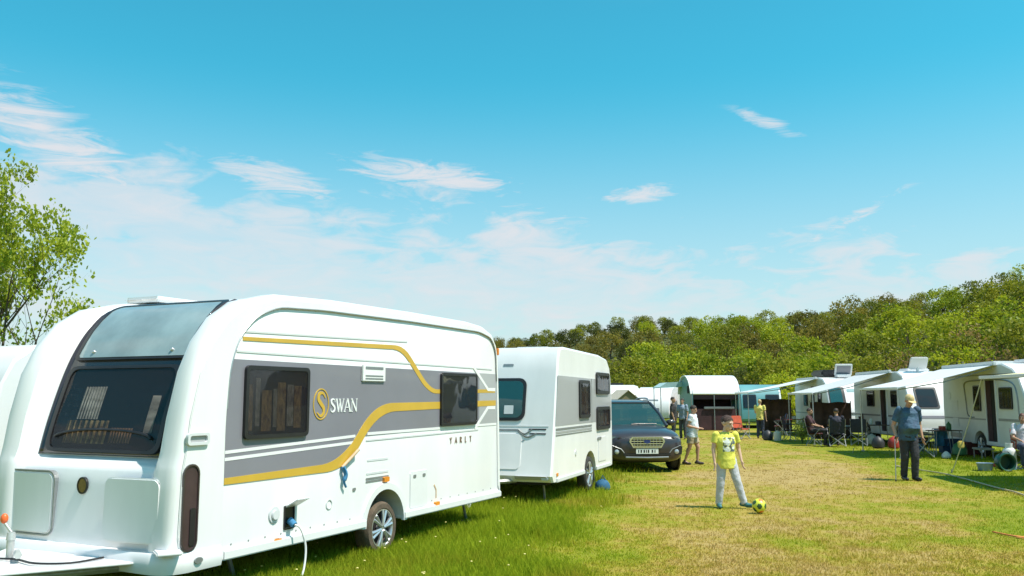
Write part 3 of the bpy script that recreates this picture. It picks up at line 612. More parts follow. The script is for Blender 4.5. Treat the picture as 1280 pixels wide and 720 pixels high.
    q = MB(); q.tube([(jx + .02, jy - .06, .46), (jx - .1, jy - .24, .47)], .03, 6); q.build('clamp', GALV, jw)
    q = MB(); q.tube([(-1.2, cv + .12, .47), (-1.15, cv + .12, .58)], .018, 8); q.build('brake_lever', BLACKP, root, smooth=50)
    q = MB(); q.tube(smooth_path([(-1.05, cv + .35, .42), (-1.0, cv + .1, .425), (-1.05, cv - .2, .425), (-.9, cv - .42, .42), (-.62, cv - .45, .42)], 5), .009, 6); q.build('brake_cable', BLACKP, root, smooth=60)
    # roof
    q = MB(); q.box((3.2, 1.25, 2.755), (.75, .62, .09)); q.build('roof_vent', WHITE2, root, bevel=.03)
    q = MB(); q.box((1.5, 1.95, 2.735), (1.5, .5, .06)); q.build('roof_air_unit', WHITE, root, bevel=.04)
    q = MB(); q.box((5.40, .08, 2.36), (.05, .08, .10)); q.build('rear_marker', AMBER, root, bevel=.008)
    return root
big_caravan()
# ================================================================== THE OTHER CARAVANS AND MOTORHOMES
def caravan(label, loc, yaw, front, roof, rear, Wd=2.25, mat=WHITE2, wheel_u=(2.4,), wr=.31, arch=.40, bevel=.05, group=None, name='caravan', cat='caravan', zb=.36, both=True):
    """front / rear: (u, height) points from the bottom up; roof: points between. Side y = 0 faces -y."""
    root = empty(name, loc, yaw, label, cat, group)
    under = []
    for wu in sorted(wheel_u, reverse=True): under += [(wu + arch * math.cos(a), zb - .005 + arch * .9 * math.sin(a)) for a in np.linspace(0, math.pi, 11)]
    prof = list(front) + list(roof) + list(rear)[::-1]
    st = [(0, .035), (.03, 0), (Wd - .03, 0), (Wd, .035)]; rings = []
    us = [p[0] for p in prof]; cu = (min(us) + max(us)) / 2; top = max(p[1] for p in prof)
    for v, ins in st:
        out = []
        for k, p in enumerate(prof):
            s = -1 if p[0] > cu + 1.2 else (1 if p[0] < cu - 1.2 else 0); hi = 1 if p[1] > top - .35 else 0
            out.append((p[0] + s * ins * (1 if not hi else .5), v, p[1] - hi * ins))
        out += [(p[0], v, p[1]) for p in under]
        rings.append(out)
    b = MB(); b.loft(rings); b.build('body', mat, root, smooth=32)
    umin, umax = min(p[0] for p in front), max(p[0] for p in rear)
    sk = MB(); edges = [umin + .25] + [q for wu in sorted(wheel_u) for q in (wu - arch, wu + arch)] + [umax - .2]
    for a, c in zip(edges[::2], edges[1::2]): sk.box(((a + c) / 2, .03, zb + .02), (c - a, .10, .07))
    sk.build('side_skirt', PGREY, root, bevel=.01)
    ch = MB(); ch.box(((umin + umax) / 2, Wd / 2, zb - .025), (umax - umin - .4, Wd - .3, .06)); ch.build('chassis', DARKM, root)
    for wu in wheel_u:
        h = MB(); h.loft([[(wu + arch * math.cos(a), v, zb + arch * .89 * math.sin(a)) for a in np.linspace(0, math.pi, 11)] for v in (.22, Wd - .22)], closed_ring=False, cap=False); h.build('wheel_housing', DARKM, root, fix=False)
        for v, ax in ((.10, (0, -1, 0)), (Wd - .10, (0, 1, 0))): wheel(root, (wu, v, wr - .01), wr, .17, axis=ax, spokes=5)
    for u in (umin + .5, umax - .45):
        for v in (.3, Wd - .3):
            q = MB(); q.tube([(u, v, zb - .02), (u + .1, v, .02)], .02, 6); q.box((u + .1, v, .01), (.13, .1, .03)); q.build('steady_leg', GREYM, root)
    root_ = root
    def end_patch(nm, which, v0, v1, z0, z1, m_, off=.02, thick=.02, r=.06, shrink=0, parent=None):
        pts = sorted((rear if which == 'rear' else front), key=lambda p: p[1]) + ([roof[-1]] if which == 'rear' else [roof[0]])
        zz, uu = [p[1] for p in pts], [p[0] for p in pts]; s = 1 if which == 'rear' else -1
        c, cy = (v0 + v1) / 2, (z0 + z1) / 2; ol = []
        f = rrect(c, cy, v1 - v0, z1 - z0, r)
        for i in range(len(f)):
            a, b2 = f[i], f[(i + 1) % len(f)]; k_ = max(1, int(math.hypot(b2[0] - a[0], b2[1] - a[1]) / .12)); ol += [(a[0] + (b2[0] - a[0]) * j / k_, a[1] + (b2[1] - a[1]) * j / k_) for j in range(k_)]
        rs = [[(np.interp(q[1], zz, uu) + s * (off - thick), q[0], q[1]) for q in ol]]
        for f_ in (1, .75, .5, .25, .03): rs.append([(np.interp(cy + (q[1] - cy) * f_, zz, uu) + s * off, c + (q[0] - c) * f_, cy + (q[1] - cy) * f_) for q in ol])
        q = MB(); q.loft(rs); return q.build(nm, m_, parent or root, smooth=40)
    return root, end_patch

def panel(root, nm, poly, m_, t=.003, y=0.0, t0=.0004):
    q = MB(); q.prism(poly, *side(y), t, t0); return q.build(nm, m_, root)
def rect(u0, u1, w0, w1): return [(u0, w0), (u1, w0), (u1, w1), (u0, w1)]

def awning(root, u0, u1, w_in, w_out, depth, fabric, y=0.0, pole_base=0.0, skew=0.0, poles=True, sag=.06):
    """roll-out awning on the side y = 0: sloping fabric, cassette, lead rail, two poles"""
    n, m_ = 8, 10; top = []; 
    for j in range(m_ + 1):
        t = j / m_
        for i in range(n + 1):
            s = i / n; u = u0 + (u1 - u0) * s + skew * t; top.append((u, y - .06 - depth * t, w_in + (w_out - w_in) * t - sag * math.sin(math.pi * t) * (.6 + .4 * math.sin(math.pi * s))))
    k = n + 1; bot = [(a, b, c - .012) for a, b, c in top]; N_ = len(top)
    fs = [(j * k + i, j * k + i + 1, (j + 1) * k + i + 1, (j + 1) * k + i) for j in range(m_) for i in range(n)]; fs += [tuple(N_ + q for q in f[::-1]) for f in fs]
    rim = [i for i in range(k)] + [j * k + n for j in range(1, m_ + 1)] + [m_ * k + i for i in range(n - 1, -1, -1)] + [j * k for j in range(m_ - 1, 0, -1)]
    fs += [(rim[i], rim[(i + 1) % len(rim)], N_ + rim[(i + 1) % len(rim)], N_ + rim[i]) for i in range(len(rim))]
    e = bpy.data.objects.new('awning', None); link(e, root)
    q = MB(); q.add(top + bot, fs); q.build('fabric', fabric, e, smooth=60)
    q = MB(); q.box(((u0 + u1) / 2, y - .05, w_in + .03), (u1 - u0 + .1, .11, .12)); q.build('cassette', WHITE2, e, bevel=.02)
    q = MB(); q.box(((u0 + u1) / 2 + skew, y - .06 - depth, w_out - .02), (u1 - u0, .05, .07)); q.build('lead_rail', WHITE2, e, bevel=.01)
    if poles:
        for u in (u0 + .06 + skew, u1 - .06 + skew):
            q = MB(); q.cyl((u, y - .05 - depth, pole_base), (u, y - .05 - depth, w_out - .03), .02, None, 8); q.box((u, y - .05 - depth, pole_base + .01), (.09, .09, .03)); q.build('awning_pole', RAIL, e)
    for u in (u0 + .1, u1 - .1):
        q = MB(); q.tube([(u, y - .08, w_in - .1), (u + skew * .5, y - .06 - depth * .5, (w_in + w_out) / 2 - .16), (u + skew, y - .06 - depth + .05, w_out - .06)], .018, 6); q.build('awning_arm', RAIL, e)
    return e
AWN_W = pm('white_awning_canvas', (.56, .58, .60), .75, 0, .06, 4, .1)
AWN_G = pm('pale_grey_awning_canvas', (.50, .51, .52), .75, 0, .08, 4, .1)
AWN_Y = pm('cream_awning_canvas', (.66, .62, .36), .75, 0, .08, 4, .1)
MAROON = pm('dark_maroon_canvas', (.055, .022, .028), .85, 0, .4, 3, .2)
TEALP = pm('teal_painted_panel', (.12, .30, .33), .4, 0, .1, 1)

# ---- second caravan in the left row
def second_caravan():
    a, b = at_h(690, 604, .36), at_h(766, 580, .36); d = b - a; yaw = math.atan2(d.y, d.x)
    front = [(.06, .36), (-.02, .46), (.03, .62), (.10, .92), (.19, 1.34), (.26, 1.70), (.36, 2.15), (.42, 2.40)]
    rear = [(4.22, .36), (4.24, .9), (4.22, 1.7), (4.14, 2.10)]
    root, ep = caravan('angular white caravan with grey side panel and small stacked windows', (a.x, a.y, 0), yaw, front, [(.50, 2.53), (.75, 2.56), (1.6, 2.55), (3.2, 2.53), (3.85, 2.47), (4.06, 2.32)], rear, 2.25, WHITE, (2.42,), .32, .42, group='white caravans parked on the left')
    panel(root, 'grey_panel', [(.36, 2.07), (4.12, 2.05), (4.17, 1.245), (.20, 1.245)], LGREY, .003)
    panel(root, 'panel_seam', rect(2.56, 2.585, 1.24, 2.06), GREYM, .006)
    for k, (w, h, m_) in enumerate(((1.19, .035, GREYM), (1.14, .035, LGREY), (1.095, .02, GREYM))): panel(root, 'side_line', rect(.22, 2.55, w - h / 2, w + h / 2), m_, .006)
    side_window(root, 1.64, 2.37, 1.34, 2.02, seed=8, r=.07, frame=BLACKP, fr=.06)
    side_window(root, 2.88, 3.93, 1.77, 2.19, seed=9, r=.07, frame=BLACKP, fr=.06); side_window(root, 2.90, 3.95, 1.09, 1.53, seed=10, r=.07, frame=BLACKP, fr=.06)
    panel(root, 'hatch', rrect(3.35, .72, .62, .46, .03), WHITE2, .01); panel(root, 'hatch_handle', rrect(3.1, .93, .26, .05, .02), GREYM, .02, 0, .01)
    panel(root, 'side_marker', rrect(.28, .47, .09, .05, .01), AMBER, .012); panel(root, 'water_cap', circle(1.42, .75, .05), PGREY, .012)
    # the front: curved window, black swoosh lines, locker door, lower trim
    w = bpy.data.objects.new('front_window', None); link(w, root)
    ep('window_frame', 'front', .52, 1.73, 1.33, 2.03, BLACKP, .02, .03, .13, parent=w); ep('pane', 'front', .57, 1.68, 1.38, 1.98, GLASS_T, .03, .012, .10, parent=w)
    ep('sticker', 'front', .72, .88, 1.44, 1.58, PGREY, .0335, .003, .01, parent=w)
    for (v0, v1, z0, z1, m_) in ((.10, 2.15, 1.235, 1.255, PGREY), (.62, 1.4, 1.165, 1.195, GREYM), (.14, .44, 1.185, 1.205, BLACKP), (.14, .42, 1.115, 1.135, BLACKP)): ep('swoosh_line', 'front', v0, v1, z0, z1, m_, .006, .006, .008)
    q = MB()
    zz, uu = [p[1] for p in front], [p[0] for p in front]
    for pth in ([(.38, 1.20), (.50, 1.12), (.62, 1.185)], [(.30, 1.13), (.46, 1.07), (.62, 1.16)], [(.50, 1.02), (.58, .96), (.66, .62)]):
        pp = smooth_path(pth, 6); q.tube([(np.interp(b_, zz, uu) - .004, a_, b_) for a_, b_ in pp], .014 if pth[0][1] > 1.05 else .006, 5)
    q.build('swoosh_curve', GREYM, root, smooth=60)
    ep('locker_door', 'front', .55, 1.7, .56, 1.12, WHITE, .012, .012, .08); ep('brand_mark', 'front', .78, .96, 2.23, 2.27, GREYM, .005, .005, .008)
    ep('lower_trim', 'front', .08, .62, .40, .46, LGREY, .03, .03, .02)
    for v in (.12, 2.13):
        q = MB(); q.box((-.0, v, .43), (.06, .14, .07)); q.build('front_lamp', PGREY, root, bevel=.02)
    dr = MB()
    for s_ in (-1, 1): dr.tube([(.3, 1.125 + s_ * .5, .36), (-1.0, 1.125 + s_ * .05, .40)], .035, 4)
    dr.tube([(-.9, 1.125, .40), (-1.25, 1.125, .42)], .03, 8); dr.build('drawbar', GALV, root)
    q = MB(); q.cyl((-.75, 1.125, .08), (-.75, 1.125, .62), .028, None, 10); q.tube([Vector((-.75, 1.125, .08)) + Vector((math.cos(a_) * .06, 0, math.sin(a_) * .06)) for a_ in np.linspace(0, 6.28, 14, endpoint=False)], .025, 6, closed=True); q.build('jockey_wheel', GALV, root)
    q = MB(); q.box((2.0, .9, 2.585), (.6, .6, .09)); q.build('roof_vent', WHITE2, root, bevel=.02)
    # blue wheel chock bag beside the wheel
    c = root.matrix_basis @ Vector((2.86, -.12, .0)); bg = MB()
    rs = [[(math.cos(t_) * rx, math.sin(t_) * ry, z) for t_ in np.linspace(0, 2 * math.pi, 14, endpoint=False)] for rx, ry, z in ((.13, .10, .0), (.15, .12, .04), (.13, .10, .12), (.09, .06, .17), (.03, .03, .20))]
    bg.loft(rs); bg.tube([(-.05, -.02, .17), (0, -.02, .27), (.06, -.02, .18)], .01, 6)
    o = bg.build('bag', BLUEP, smooth=60); o.location = (c.x, c.y, gz(c.x, c.y)); o.data.materials[0] = pm('deep_blue_fabric', (.02, .11, .22), .8, 0, .3, 14, .2); tag(o, 'small blue bag on the grass beside a caravan wheel', 'bag')
    return root
second_caravan()

# ---- caravan whose corner shows at the left edge, beside the big one
def left_caravan():
    root, ep = caravan('white caravan mostly hidden behind the big gold striped one, under the tree', (-7.25, 12.3, 0), R(64.6), [(.05, .36), (0, .5), (.02, 1.3), (.12, 1.9), (.3, 2.25)], [(.6, 2.46), (1.2, 2.53), (4.6, 2.53), (5.0, 2.4)], [(5.2, .36), (5.2, 1.6), (5.15, 2.1)], 2.3, WHITE2, (2.7,), .32, .42, group='white caravans parked on the left')
    side_window(root, 1.2, 2.0, 1.35, 1.95, curtain=False); side_window(root, 3.4, 4.4, 1.35, 1.95, curtain=False)
    panel(root, 'side_line', rect(.4, 5.1, 1.15, 1.19), GREYP); panel(root, 'side_line', rect(.5, 5.1, 2.18, 2.2), LGREY)
    w = bpy.data.objects.new('front_window', None); link(w, root); ep('window_frame', 'front', .4, 1.9, 1.3, 2.0, BLACKP, parent=w); ep('pane', 'front', .46, 1.84, 1.36, 1.94, GLASS_D, .03, .012, parent=w)
    q = MB(); q.tube([(.3, .7, .34), (-1.1, 1.1, .4), (.3, 1.5, .34)], .035, 4); q.build('drawbar', GALV, root)
left_caravan()

# ---- the row along the right of the lane: sides face the lane, noses point back to the camera
RB = 'caravans with awnings along the right of the lane'
def door(root, u0, u1, z0=.45, z1=2.2, m_=MAROON):
    d = bpy.data.objects.new('door', None); link(d, root)
    q = MB(); q.ring(rect(u0 - .05, u1 + .05, z0 - .05, z1 + .05), rect(u0, u1, z0, z1), *side(0), .025, 0); q.build('door_frame', WHITE2, d)
    q = MB(); q.prism(rect(u0 + .01, u1 - .01, z0 + .01, z1 - .01), *side(0), .006, .001); q.build('dark_opening', DARKM, d)
    q = MB(); q.prism(rect(u0 + .03, u0 + (u1 - u0) * .55, z0 + .02, z1 - .02), *side(0), .016, .008); q.build('fly_screen', m_, d)
    return d
def row_caravans():
    # nearest of the three awnings
    nose = [(5.45, .36), (5.55, .5), (5.56, .95), (5.50, 1.35), (5.38, 1.75), (5.15, 2.2)]
    back = [(.10, .36), (.04, .5), (.02, 1.4), (.06, 2.2)]
    e1, ep = caravan('grey white caravan with open dark door, arched window line and wide white awning', (13.95, 28.6, 0), R(-95), back, [(.18, 2.46), (.5, 2.60), (2.5, 2.66), (4.2, 2.64), (4.8, 2.48)], nose, 2.3, OFFW, (2.6,), .32, .42, group=RB)
    door(e1, 3.15, 3.75); side_window(e1, 2.35, 2.80, 1.30, 2.05, curtain=False, r=.05); side_window(e1, 4.0, 4.75, 1.38, 1.98, r=.06, seed=4)
    arc = MB(); arc.tube([(u, -.008, w) for u, w in smooth_path([(1.7, 2.02), (1.75, 2.12), (2.0, 2.18), (3.0, 2.20), (4.3, 2.18), (4.85, 2.05), (5.02, 1.75), (5.06, 1.25)], 6)], .022, 6); arc.build('arched_trim', GREYM, e1, smooth=60)
    arc = MB(); arc.tube([(u, -.008, w) for u, w in smooth_path([(1.7, 2.02), (1.78, 1.6), (1.85, 1.2), (2.1, 1.12), (2.3, 1.12)], 6)], .02, 6); arc.build('arched_trim', GREYM, e1, smooth=60)
    for p in (rect(.1, 3.05, 1.05, 1.09), rect(3.85, 5.4, 1.05, 1.12), rect(.1, 5.1, 2.33, 2.36)): panel(e1, 'side_line', p, GREYM, .006)
    panel(e1, 'fridge_vent', rrect(.95, 1.45, .42, .3, .03), PGREY, .012); panel(e1, 'fridge_vent', rrect(.95, .95, .42, .25, .03), PGREY, .012); panel(e1, 'fridge_vent', rrect(.9, .55, .8, .14, .03), GREYM, .012); panel(e1, 'badge', circle(.55, 1.75, .12), PGREY, .008)
    w = bpy.data.objects.new('front_window', None); link(w, e1); ep('window_frame', 'rear', .35, 1.95, 1.35, 2.05, BLACKP, parent=w); ep('pane', 'rear', .42, 1.88, 1.41, 1.99, GLASS_T, .03, .012, parent=w)
    q = MB(); q.box((3.9, 1.0, 2.70), (.9, .7, .13)); q.build('roof_vent', WHITE2, e1, bevel=.04); q = MB(); q.box((1.7, 1.1, 2.72), (.8, .7, .14)); q.build('roof_air_unit', OFFW, e1, bevel=.04)
    awning(e1, .35, 3.9, 2.62, 1.98, 2.65, AWN_W)
    q = MB(); q.box((3.45, -.30, .26), (.55, .38, .05)); q.tube([(3.2, -.15, 0), (3.2, -.15, .25)], .015, 6); q.tube([(3.7, -.15, 0), (3.7, -.15, .25)], .015, 6); q.tube([(3.2, -.45, 0), (3.2, -.45, .25)], .015, 6); q.tube([(3.7, -.45, 0), (3.7, -.45, .25)], .015, 6); q.build('door_step', GREYM, e1)
    # the middle one
    e2, ep = caravan('white motorhome with tilted roof dish and awning over people on camp chairs', (14.05, 36.3, 0), R(-94), back, [(.18, 2.44), (.5, 2.58), (2.5, 2.64), (4.9, 2.62), (5.4, 2.45)], [(6.15, .36), (6.22, .5), (6.2, .95), (6.1, 1.25), (5.85, 1.75), (5.6, 2.2)], 2.3, WHITE2, (1.5, 4.9), .33, .42, group=RB, name='motorhome', cat='motorhome')
    door(e2, 3.2, 3.8); side_window(e2, 1.7, 2.5, 1.35, 1.95, curtain=False); side_window(e2, 4.3, 5.0, 1.35, 1.95, curtain=False); panel(e2, 'side_line', rect(.1, 3.1, 1.0, 1.06), GREYP); panel(e2, 'side_line', rect(3.9, 6.0, 1.0, 1.06), GREYP)
    w = bpy.data.objects.new('front_window', None); link(w, e2); ep('window_frame', 'rear', .25, 1.0, 1.32, 2.05, BLACKP, parent=w); ep('pane', 'rear', .31, .94, 1.38, 1.99, GLASS_D, .03, .012, parent=w)
    ep('side_line', 'rear', .1, 2.2, .98, 1.08, GREYP, .008, .008, .01); ep('bumper', 'rear', .05, 2.25, .40, .62, PGREY, .06, .08, .05)
    ds = bpy.data.objects.new('roof_dish', None); link(ds, e2)
    q = MB(); q.prism(rrect(0, 0, .62, .5, .08), (5.0, .75, 2.92), (0, 1, 0), (.55, 0, .83), .06, 0); q.build('dish_plate', WHITE2, ds, bevel=.02); q = MB(); q.tube([(4.9, .75, 2.6), (4.95, .75, 2.98)], .05, 8); q.build('mast', WHITE2, ds)
    q = MB(); q.box((3.6, 1.1, 2.69), (.9, .8, .13)); q.build('roof_vent', WHITE2, e2, bevel=.04)
    awning(e2, .7, 4.4, 2.60, 1.86, 2.75, AWN_G)
    # the farther one, with a black roof box
    e3, ep = caravan('white motorhome carrying a black roof box, white awning over an open doorway', (14.1, 44.0, 0), R(-95), back, [(.18, 2.40), (.5, 2.52), (2.5, 2.58), (4.6, 2.58), (5.3, 2.50)], [(6.3, .36), (6.4, .5), (6.38, 1.1), (6.25, 1.3), (5.95, 1.9), (5.7, 2.3)], 2.2, WHITE2, (1.6, 5.1), .33, .42, group=RB, name='motorhome', cat='motorhome')
    door(e3, 3.3, 3.95); side_window(e3, 1.9, 2.6, 1.3, 1.9, curtain=False); side_window(e3, 4.5, 5.1, 1.3, 1.9, curtain=False); panel(e3, 'side_line', rect(.1, 3.2, .95, 1.0), GREYP)
    w = bpy.data.objects.new('windscreen', None); link(w, e3); ep('window_frame', 'rear', .06, .74, 1.18, 2.14, BLACKP, parent=w); ep('pane', 'rear', .10, .62, 1.22, 2.10, GLASS_T, .03, .012, parent=w); ep('upper_strip', 'rear', .85, 2.1, 1.93, 2.06, TEALP, .012, .012, .03)
    ep('side_line', 'rear', .1, 2.1, .96, 1.06, GREYM, .008, .008, .01); ep('bumper', 'rear', .05, 2.15, .40, .62, PGREY, .06, .08, .05)
    q = MB(); q.box((3.5, .75, 2.78), (1.9, 1.1, .30)); q.build('roof_box', BLACKP, e3, bevel=.08)
    q = MB(); q.prism(rrect(0, 0, .75, .55, .05), (5.0, 1.0, 2.92), (0, 1, 0), (.45, 0, .89), .06, 0); q.build('roof_hatch', WHITE2, e3, bevel=.015); q = MB(); q.prism(rrect(0, 0, .6, .4, .04), (5.0, 1.0, 2.92), (0, 1, 0), (.45, 0, .89), .066, .058); q.build('hatch_pane', GREYP, e3); q = MB(); q.box((4.9, 1.0, 2.64), (.4, .6, .14)); q.build('hatch_base', WHITE2, e3, bevel=.02)
    awning(e3, .9, 4.4, 2.52, 1.92, 3.0, AWN_W)
    # teal and white one behind them
    e4, ep = caravan('pale teal fronted caravan standing beyond the third awning', (13.4, 54.5, 0), R(-97), back, [(.18, 2.2), (.5, 2.35), (2.5, 2.42), (4.4, 2.40), (4.9, 2.22)], [(5.35, .36), (5.45, .5), (5.42, 1.1), (5.3, 1.6), (5.15, 1.95)], 2.2, TEALP, (2.6,), .32, .42, group=RB)
    w = bpy.data.objects.new('front_window', None); link(w, e4); ep('window_frame', 'rear', .12, .85, 1.1, 1.85, BLACKP, parent=w); ep('pane', 'rear', .17, .8, 1.15, 1.8, GLASS_D, .03, .012, parent=w)
    w = bpy.data.objects.new('front_window', None); link(w, e4); ep('window_frame', 'rear', 1.35, 2.08, 1.1, 1.85, BLACKP, parent=w); ep('pane', 'rear', 1.4, 2.03, 1.15, 1.8, GLASS_D, .03, .012, parent=w)
    ep('white_edge', 'rear', 2.1, 2.19, .5, 2.1, WHITE, .015, .02, .03); side_window(e4, 1.8, 2.8, 1.2, 1.8, curtain=False)
    # next pitch, outside the picture but for the edge of its cream awning
    e5, ep = caravan('caravan at the end of the lane with a cream awning held by a guy rope', (14.1, 20.2, 0), R(-95), back, [(.18, 2.46), (.5, 2.6), (2.5, 2.66), (4.2, 2.64), (4.8, 2.48)], nose, 2.3, OFFW, (2.6,), .32, .42, group=RB)
    side_window(e5, 2.2, 3.0, 1.3, 1.95, curtain=False); side_window(e5, 3.9, 4.6, 1.38, 1.98, curtain=False)
    awning(e5, 1.05, 4.4, 2.58, 2.16, 3.62, AWN_Y, poles=False, sag=.03)
    # guy rope with its tensioner and peg
    top = e5.matrix_basis @ Vector((1.12, -3.66, 2.13)); a = at_h(1190, 590); a.z = gz(a.x, a.y)
    g = empty('guy_rope', (a.x, a.y, a.z), 0, 'pale guy rope slanting from the cream awning to the grass', 'rope'); dl = top - a
    q = MB(); q.tube([dl * t + Vector((0, 0, -.05 * math.sin(math.pi * t))) for t in np.linspace(0, 1, 12)], .012, 6); q.build('cord', pm('pale_rope', (.62, .58, .42), .8, 0, .2, 30), g, smooth=60)
    q = MB(); q.box(dl * .31, (.14, .06, .16)); q.build('tensioner', pm('yellow_plastic', (.65, .52, .14), .5, 0, .2), g, bevel=.02)
    q = MB(); q.cyl((0, 0, .08), (-.02, .03, -.15), .012, None, 6); q.build('peg', GREYM, g)
row_caravans()

# ---- far end of the field
def far_end():
    FG = 'vehicles and tents at the far end of the field'
    # white barrel-roofed awning tent with dark open front
    t = empty('awning_tent', (9.3, 46.0, 0), R(2), 'awning tent with rounded white roof, teal end wall and dark maroon front', 'tent', FG)
    prof = [(y, z) for y, z in smooth_path([(0, 1.88), (.12, 2.15), (.45, 2.55), (1.0, 2.80), (1.6, 2.86), (2.3, 2.72), (2.8, 2.3), (2.95, 1.9)], 4)]
    q = MB(); out = [[(x, y, z) for y, z in prof] + [(x, y + (.04 if y < 1.5 else -.04), z - .05) for y, z in prof[::-1]] for x in (0, .02, 1.3, 2.6, 2.62)]; q.loft(out); q.build('roof', WHITE, t, smooth=40)
    q = MB(); q.prism([(y, z) for y, z in prof] + [(2.95, .02), (0.05, .02)], (.10, 0, 0), (0, 1, 0), (0, 0, 1), .03, 0); q.build('end_wall', TEALP, t)
    q = MB(); q.prism([(y, z) for y, z in prof] + [(2.95, .02), (0.05, .02)], (2.52, 0, 0), (0, 1, 0), (0, 0, 1), .03, 0); q.build('end_wall', TEALP, t)
    q = MB(); q.prism(rrect(.85, 2.1, .42, .40, .1), (.09, 0, 0), (0, -1, 0), (0, 0, 1), .02, 0); q.v = [(x, -y + 0, z) for x, y, z in q.v]; q.build('end_window', DARKM, t)
    q = MB(); q.box((1.31, 1.4, .98), (2.4, .04, 1.94)); q.build('back_wall', MAROON, t)
    q = MB(); q.box((1.31, .10, .55), (2.4, .04, 1.08)); q.build('front_wall', MAROON, t); q = MB(); q.box((1.31, .09, 1.72), (2.4, .04, .26)); q.build('front_valance', MAROON, t)
    q = MB(); q.box((1.5, .02, 1.15), (1.6, .06, .12)); q.build('shelf', GREYM, t, bevel=.02); 
    for x in (.06, 1.25, 2.56):
        q = MB(); q.cyl((x, .03, 0), (x, .03, 1.9), .025, None, 8); q.build('tent_pole', GREYM, t)
    # teal canopy left of it
    c = empty('sun_canopy', (9.0, 49.5, 0), R(0), 'pale teal flat sun canopy left of the rounded awning tent', 'canopy', FG)
    q = MB(); q.prism([(-.9, 2.25), (-.5, 2.5), (.5, 2.55), (.9, 2.35), (.9, 2.30), (-.9, 2.20)], (0, 0, 0), (1, 0, 0), (0, 0, 1), 1.2, -1.2); q.build('canopy_fabric', pm('pale_teal_canvas', (.36, .52, .55), .8, 0, .1), c)
    for x in (-.85, .85):
        for y in (-1.15, 1.15): q = MB(); q.cyl((x, y, 0), (x, y, 2.26), .025, None, 8); q.build('pole', GREYM, c)
    # white caravans behind the car
    w1, ep = caravan('low white caravan with sloping nose behind the dark car', (9.75, 62.5, 0), R(-110), [(.1, .36), (.05, .5), (.02, 1.4), (.1, 2.0)], [(.3, 2.25), (1.0, 2.35), (3.2, 2.35), (3.9, 2.2)], [(5.0, .36), (5.05, .6), (4.98, 1.2), (4.6, 1.75)], 2.25, WHITE, (2.5,), .32, .42, group=FG)
    ep('side_line', 'rear', .5, 1.5, 1.45, 1.55, GREYM, .01, .01, .02); ep('locker', 'rear', .4, 1.6, .45, 1.0, GREYP, .012, .012, .05); side_window(w1, 2, 3, 1.2, 1.8, curtain=False); panel(w1, 'side_line', rect(.2, 4.7, .95, 1.0), GREYM)
    w2, ep = caravan('white caravan roof showing above the dark car', (5.9, 66.0, 0), R(-80), [(.1, .36), (.05, .5), (.02, 1.4), (.1, 2.2)], [(.3, 2.45), (1.0, 2.55), (3.4, 2.55), (4.2, 2.45)], [(5.0, .36), (5.05, .6), (4.98, 1.6), (4.6, 2.15)], 2.3, OFFW, (2.5,), .32, .42, group=FG)
    w = bpy.data.objects.new('front_window', None); link(w, w2); ep('window_frame', 'rear', .3, 2.0, 1.2, 1.9, BLACKP, parent=w); ep('pane', 'rear', .36, 1.94, 1.25, 1.85, GLASS_D, .03, .012, parent=w)
    side_window(w2, 1.5, 2.5, 1.2, 1.8, curtain=False); q = MB(); q.box((2.6, 1.1, 2.62), (1.2, .9, .16)); q.build('roof_vent', BLACKP, w2, bevel=.03)
    w3, ep = caravan('white caravan behind the teal sun canopy', (11.6, 60.0, 0), R(-100), [(.1, .36), (.05, .5), (.02, 1.4), (.1, 2.0)], [(.3, 2.25), (1.0, 2.38), (3.2, 2.38), (3.9, 2.25)], [(5.0, .36), (5.05, .6), (4.98, 1.4), (4.6, 1.95)], 2.2, WHITE2, (2.5,), .32, .42, group=FG)
    side_window(w3, 2, 3, 1.2, 1.8, curtain=False); panel(w3, 'side_line', rect(.2, 4.7, .95, 1.0), GREYP)
    w = bpy.data.objects.new('front_window', None); link(w, w3); ep('window_frame', 'rear', .3, 1.9, 1.2, 1.9, BLACKP, parent=w); ep('pane', 'rear', .36, 1.84, 1.25, 1.85, GLASS_D, .03, .012, parent=w)
    # olive ridge tent
    t2 = empty('ridge_tent', (7.0, 56.0, 0), R(10), 'olive brown ridge tent behind the dark car', 'tent', FG)
    q = MB(); q.prism([(-1.0, 0), (-.9, 1.4), (0, 2.1), (.9, 1.4), (1.0, 0)], (0, 1.2, 0), (1, 0, 0), (0, 0, 1), 2.4, 0); q.build('tent_canvas', pm('olive_canvas', (.20, .16, .09), .85, 0, .25, 3, .2), t2)
    q = MB(); q.prism([(-.35, 0.02), (-.3, 1.35), (.3, 1.35), (.35, 0.02)], (0, -1.2, 0), (1, 0, 0), (0, 0, 1), .012, .002); q.build('tent_door', MAROON, t2)
    q = MB(); q.prism([(-1.0, 1.37), (0, 2.16), (1.0, 1.37), (1.0, 1.33), (0, 2.11), (-1.0, 1.33)], (0, 1.3, 0), (1, 0, 0), (0, 0, 1), 2.6, 0); q.build('fly_sheet', pm('pale_fly_sheet', (.5, .44, .36), .8, 0, .15), t2)
far_end()
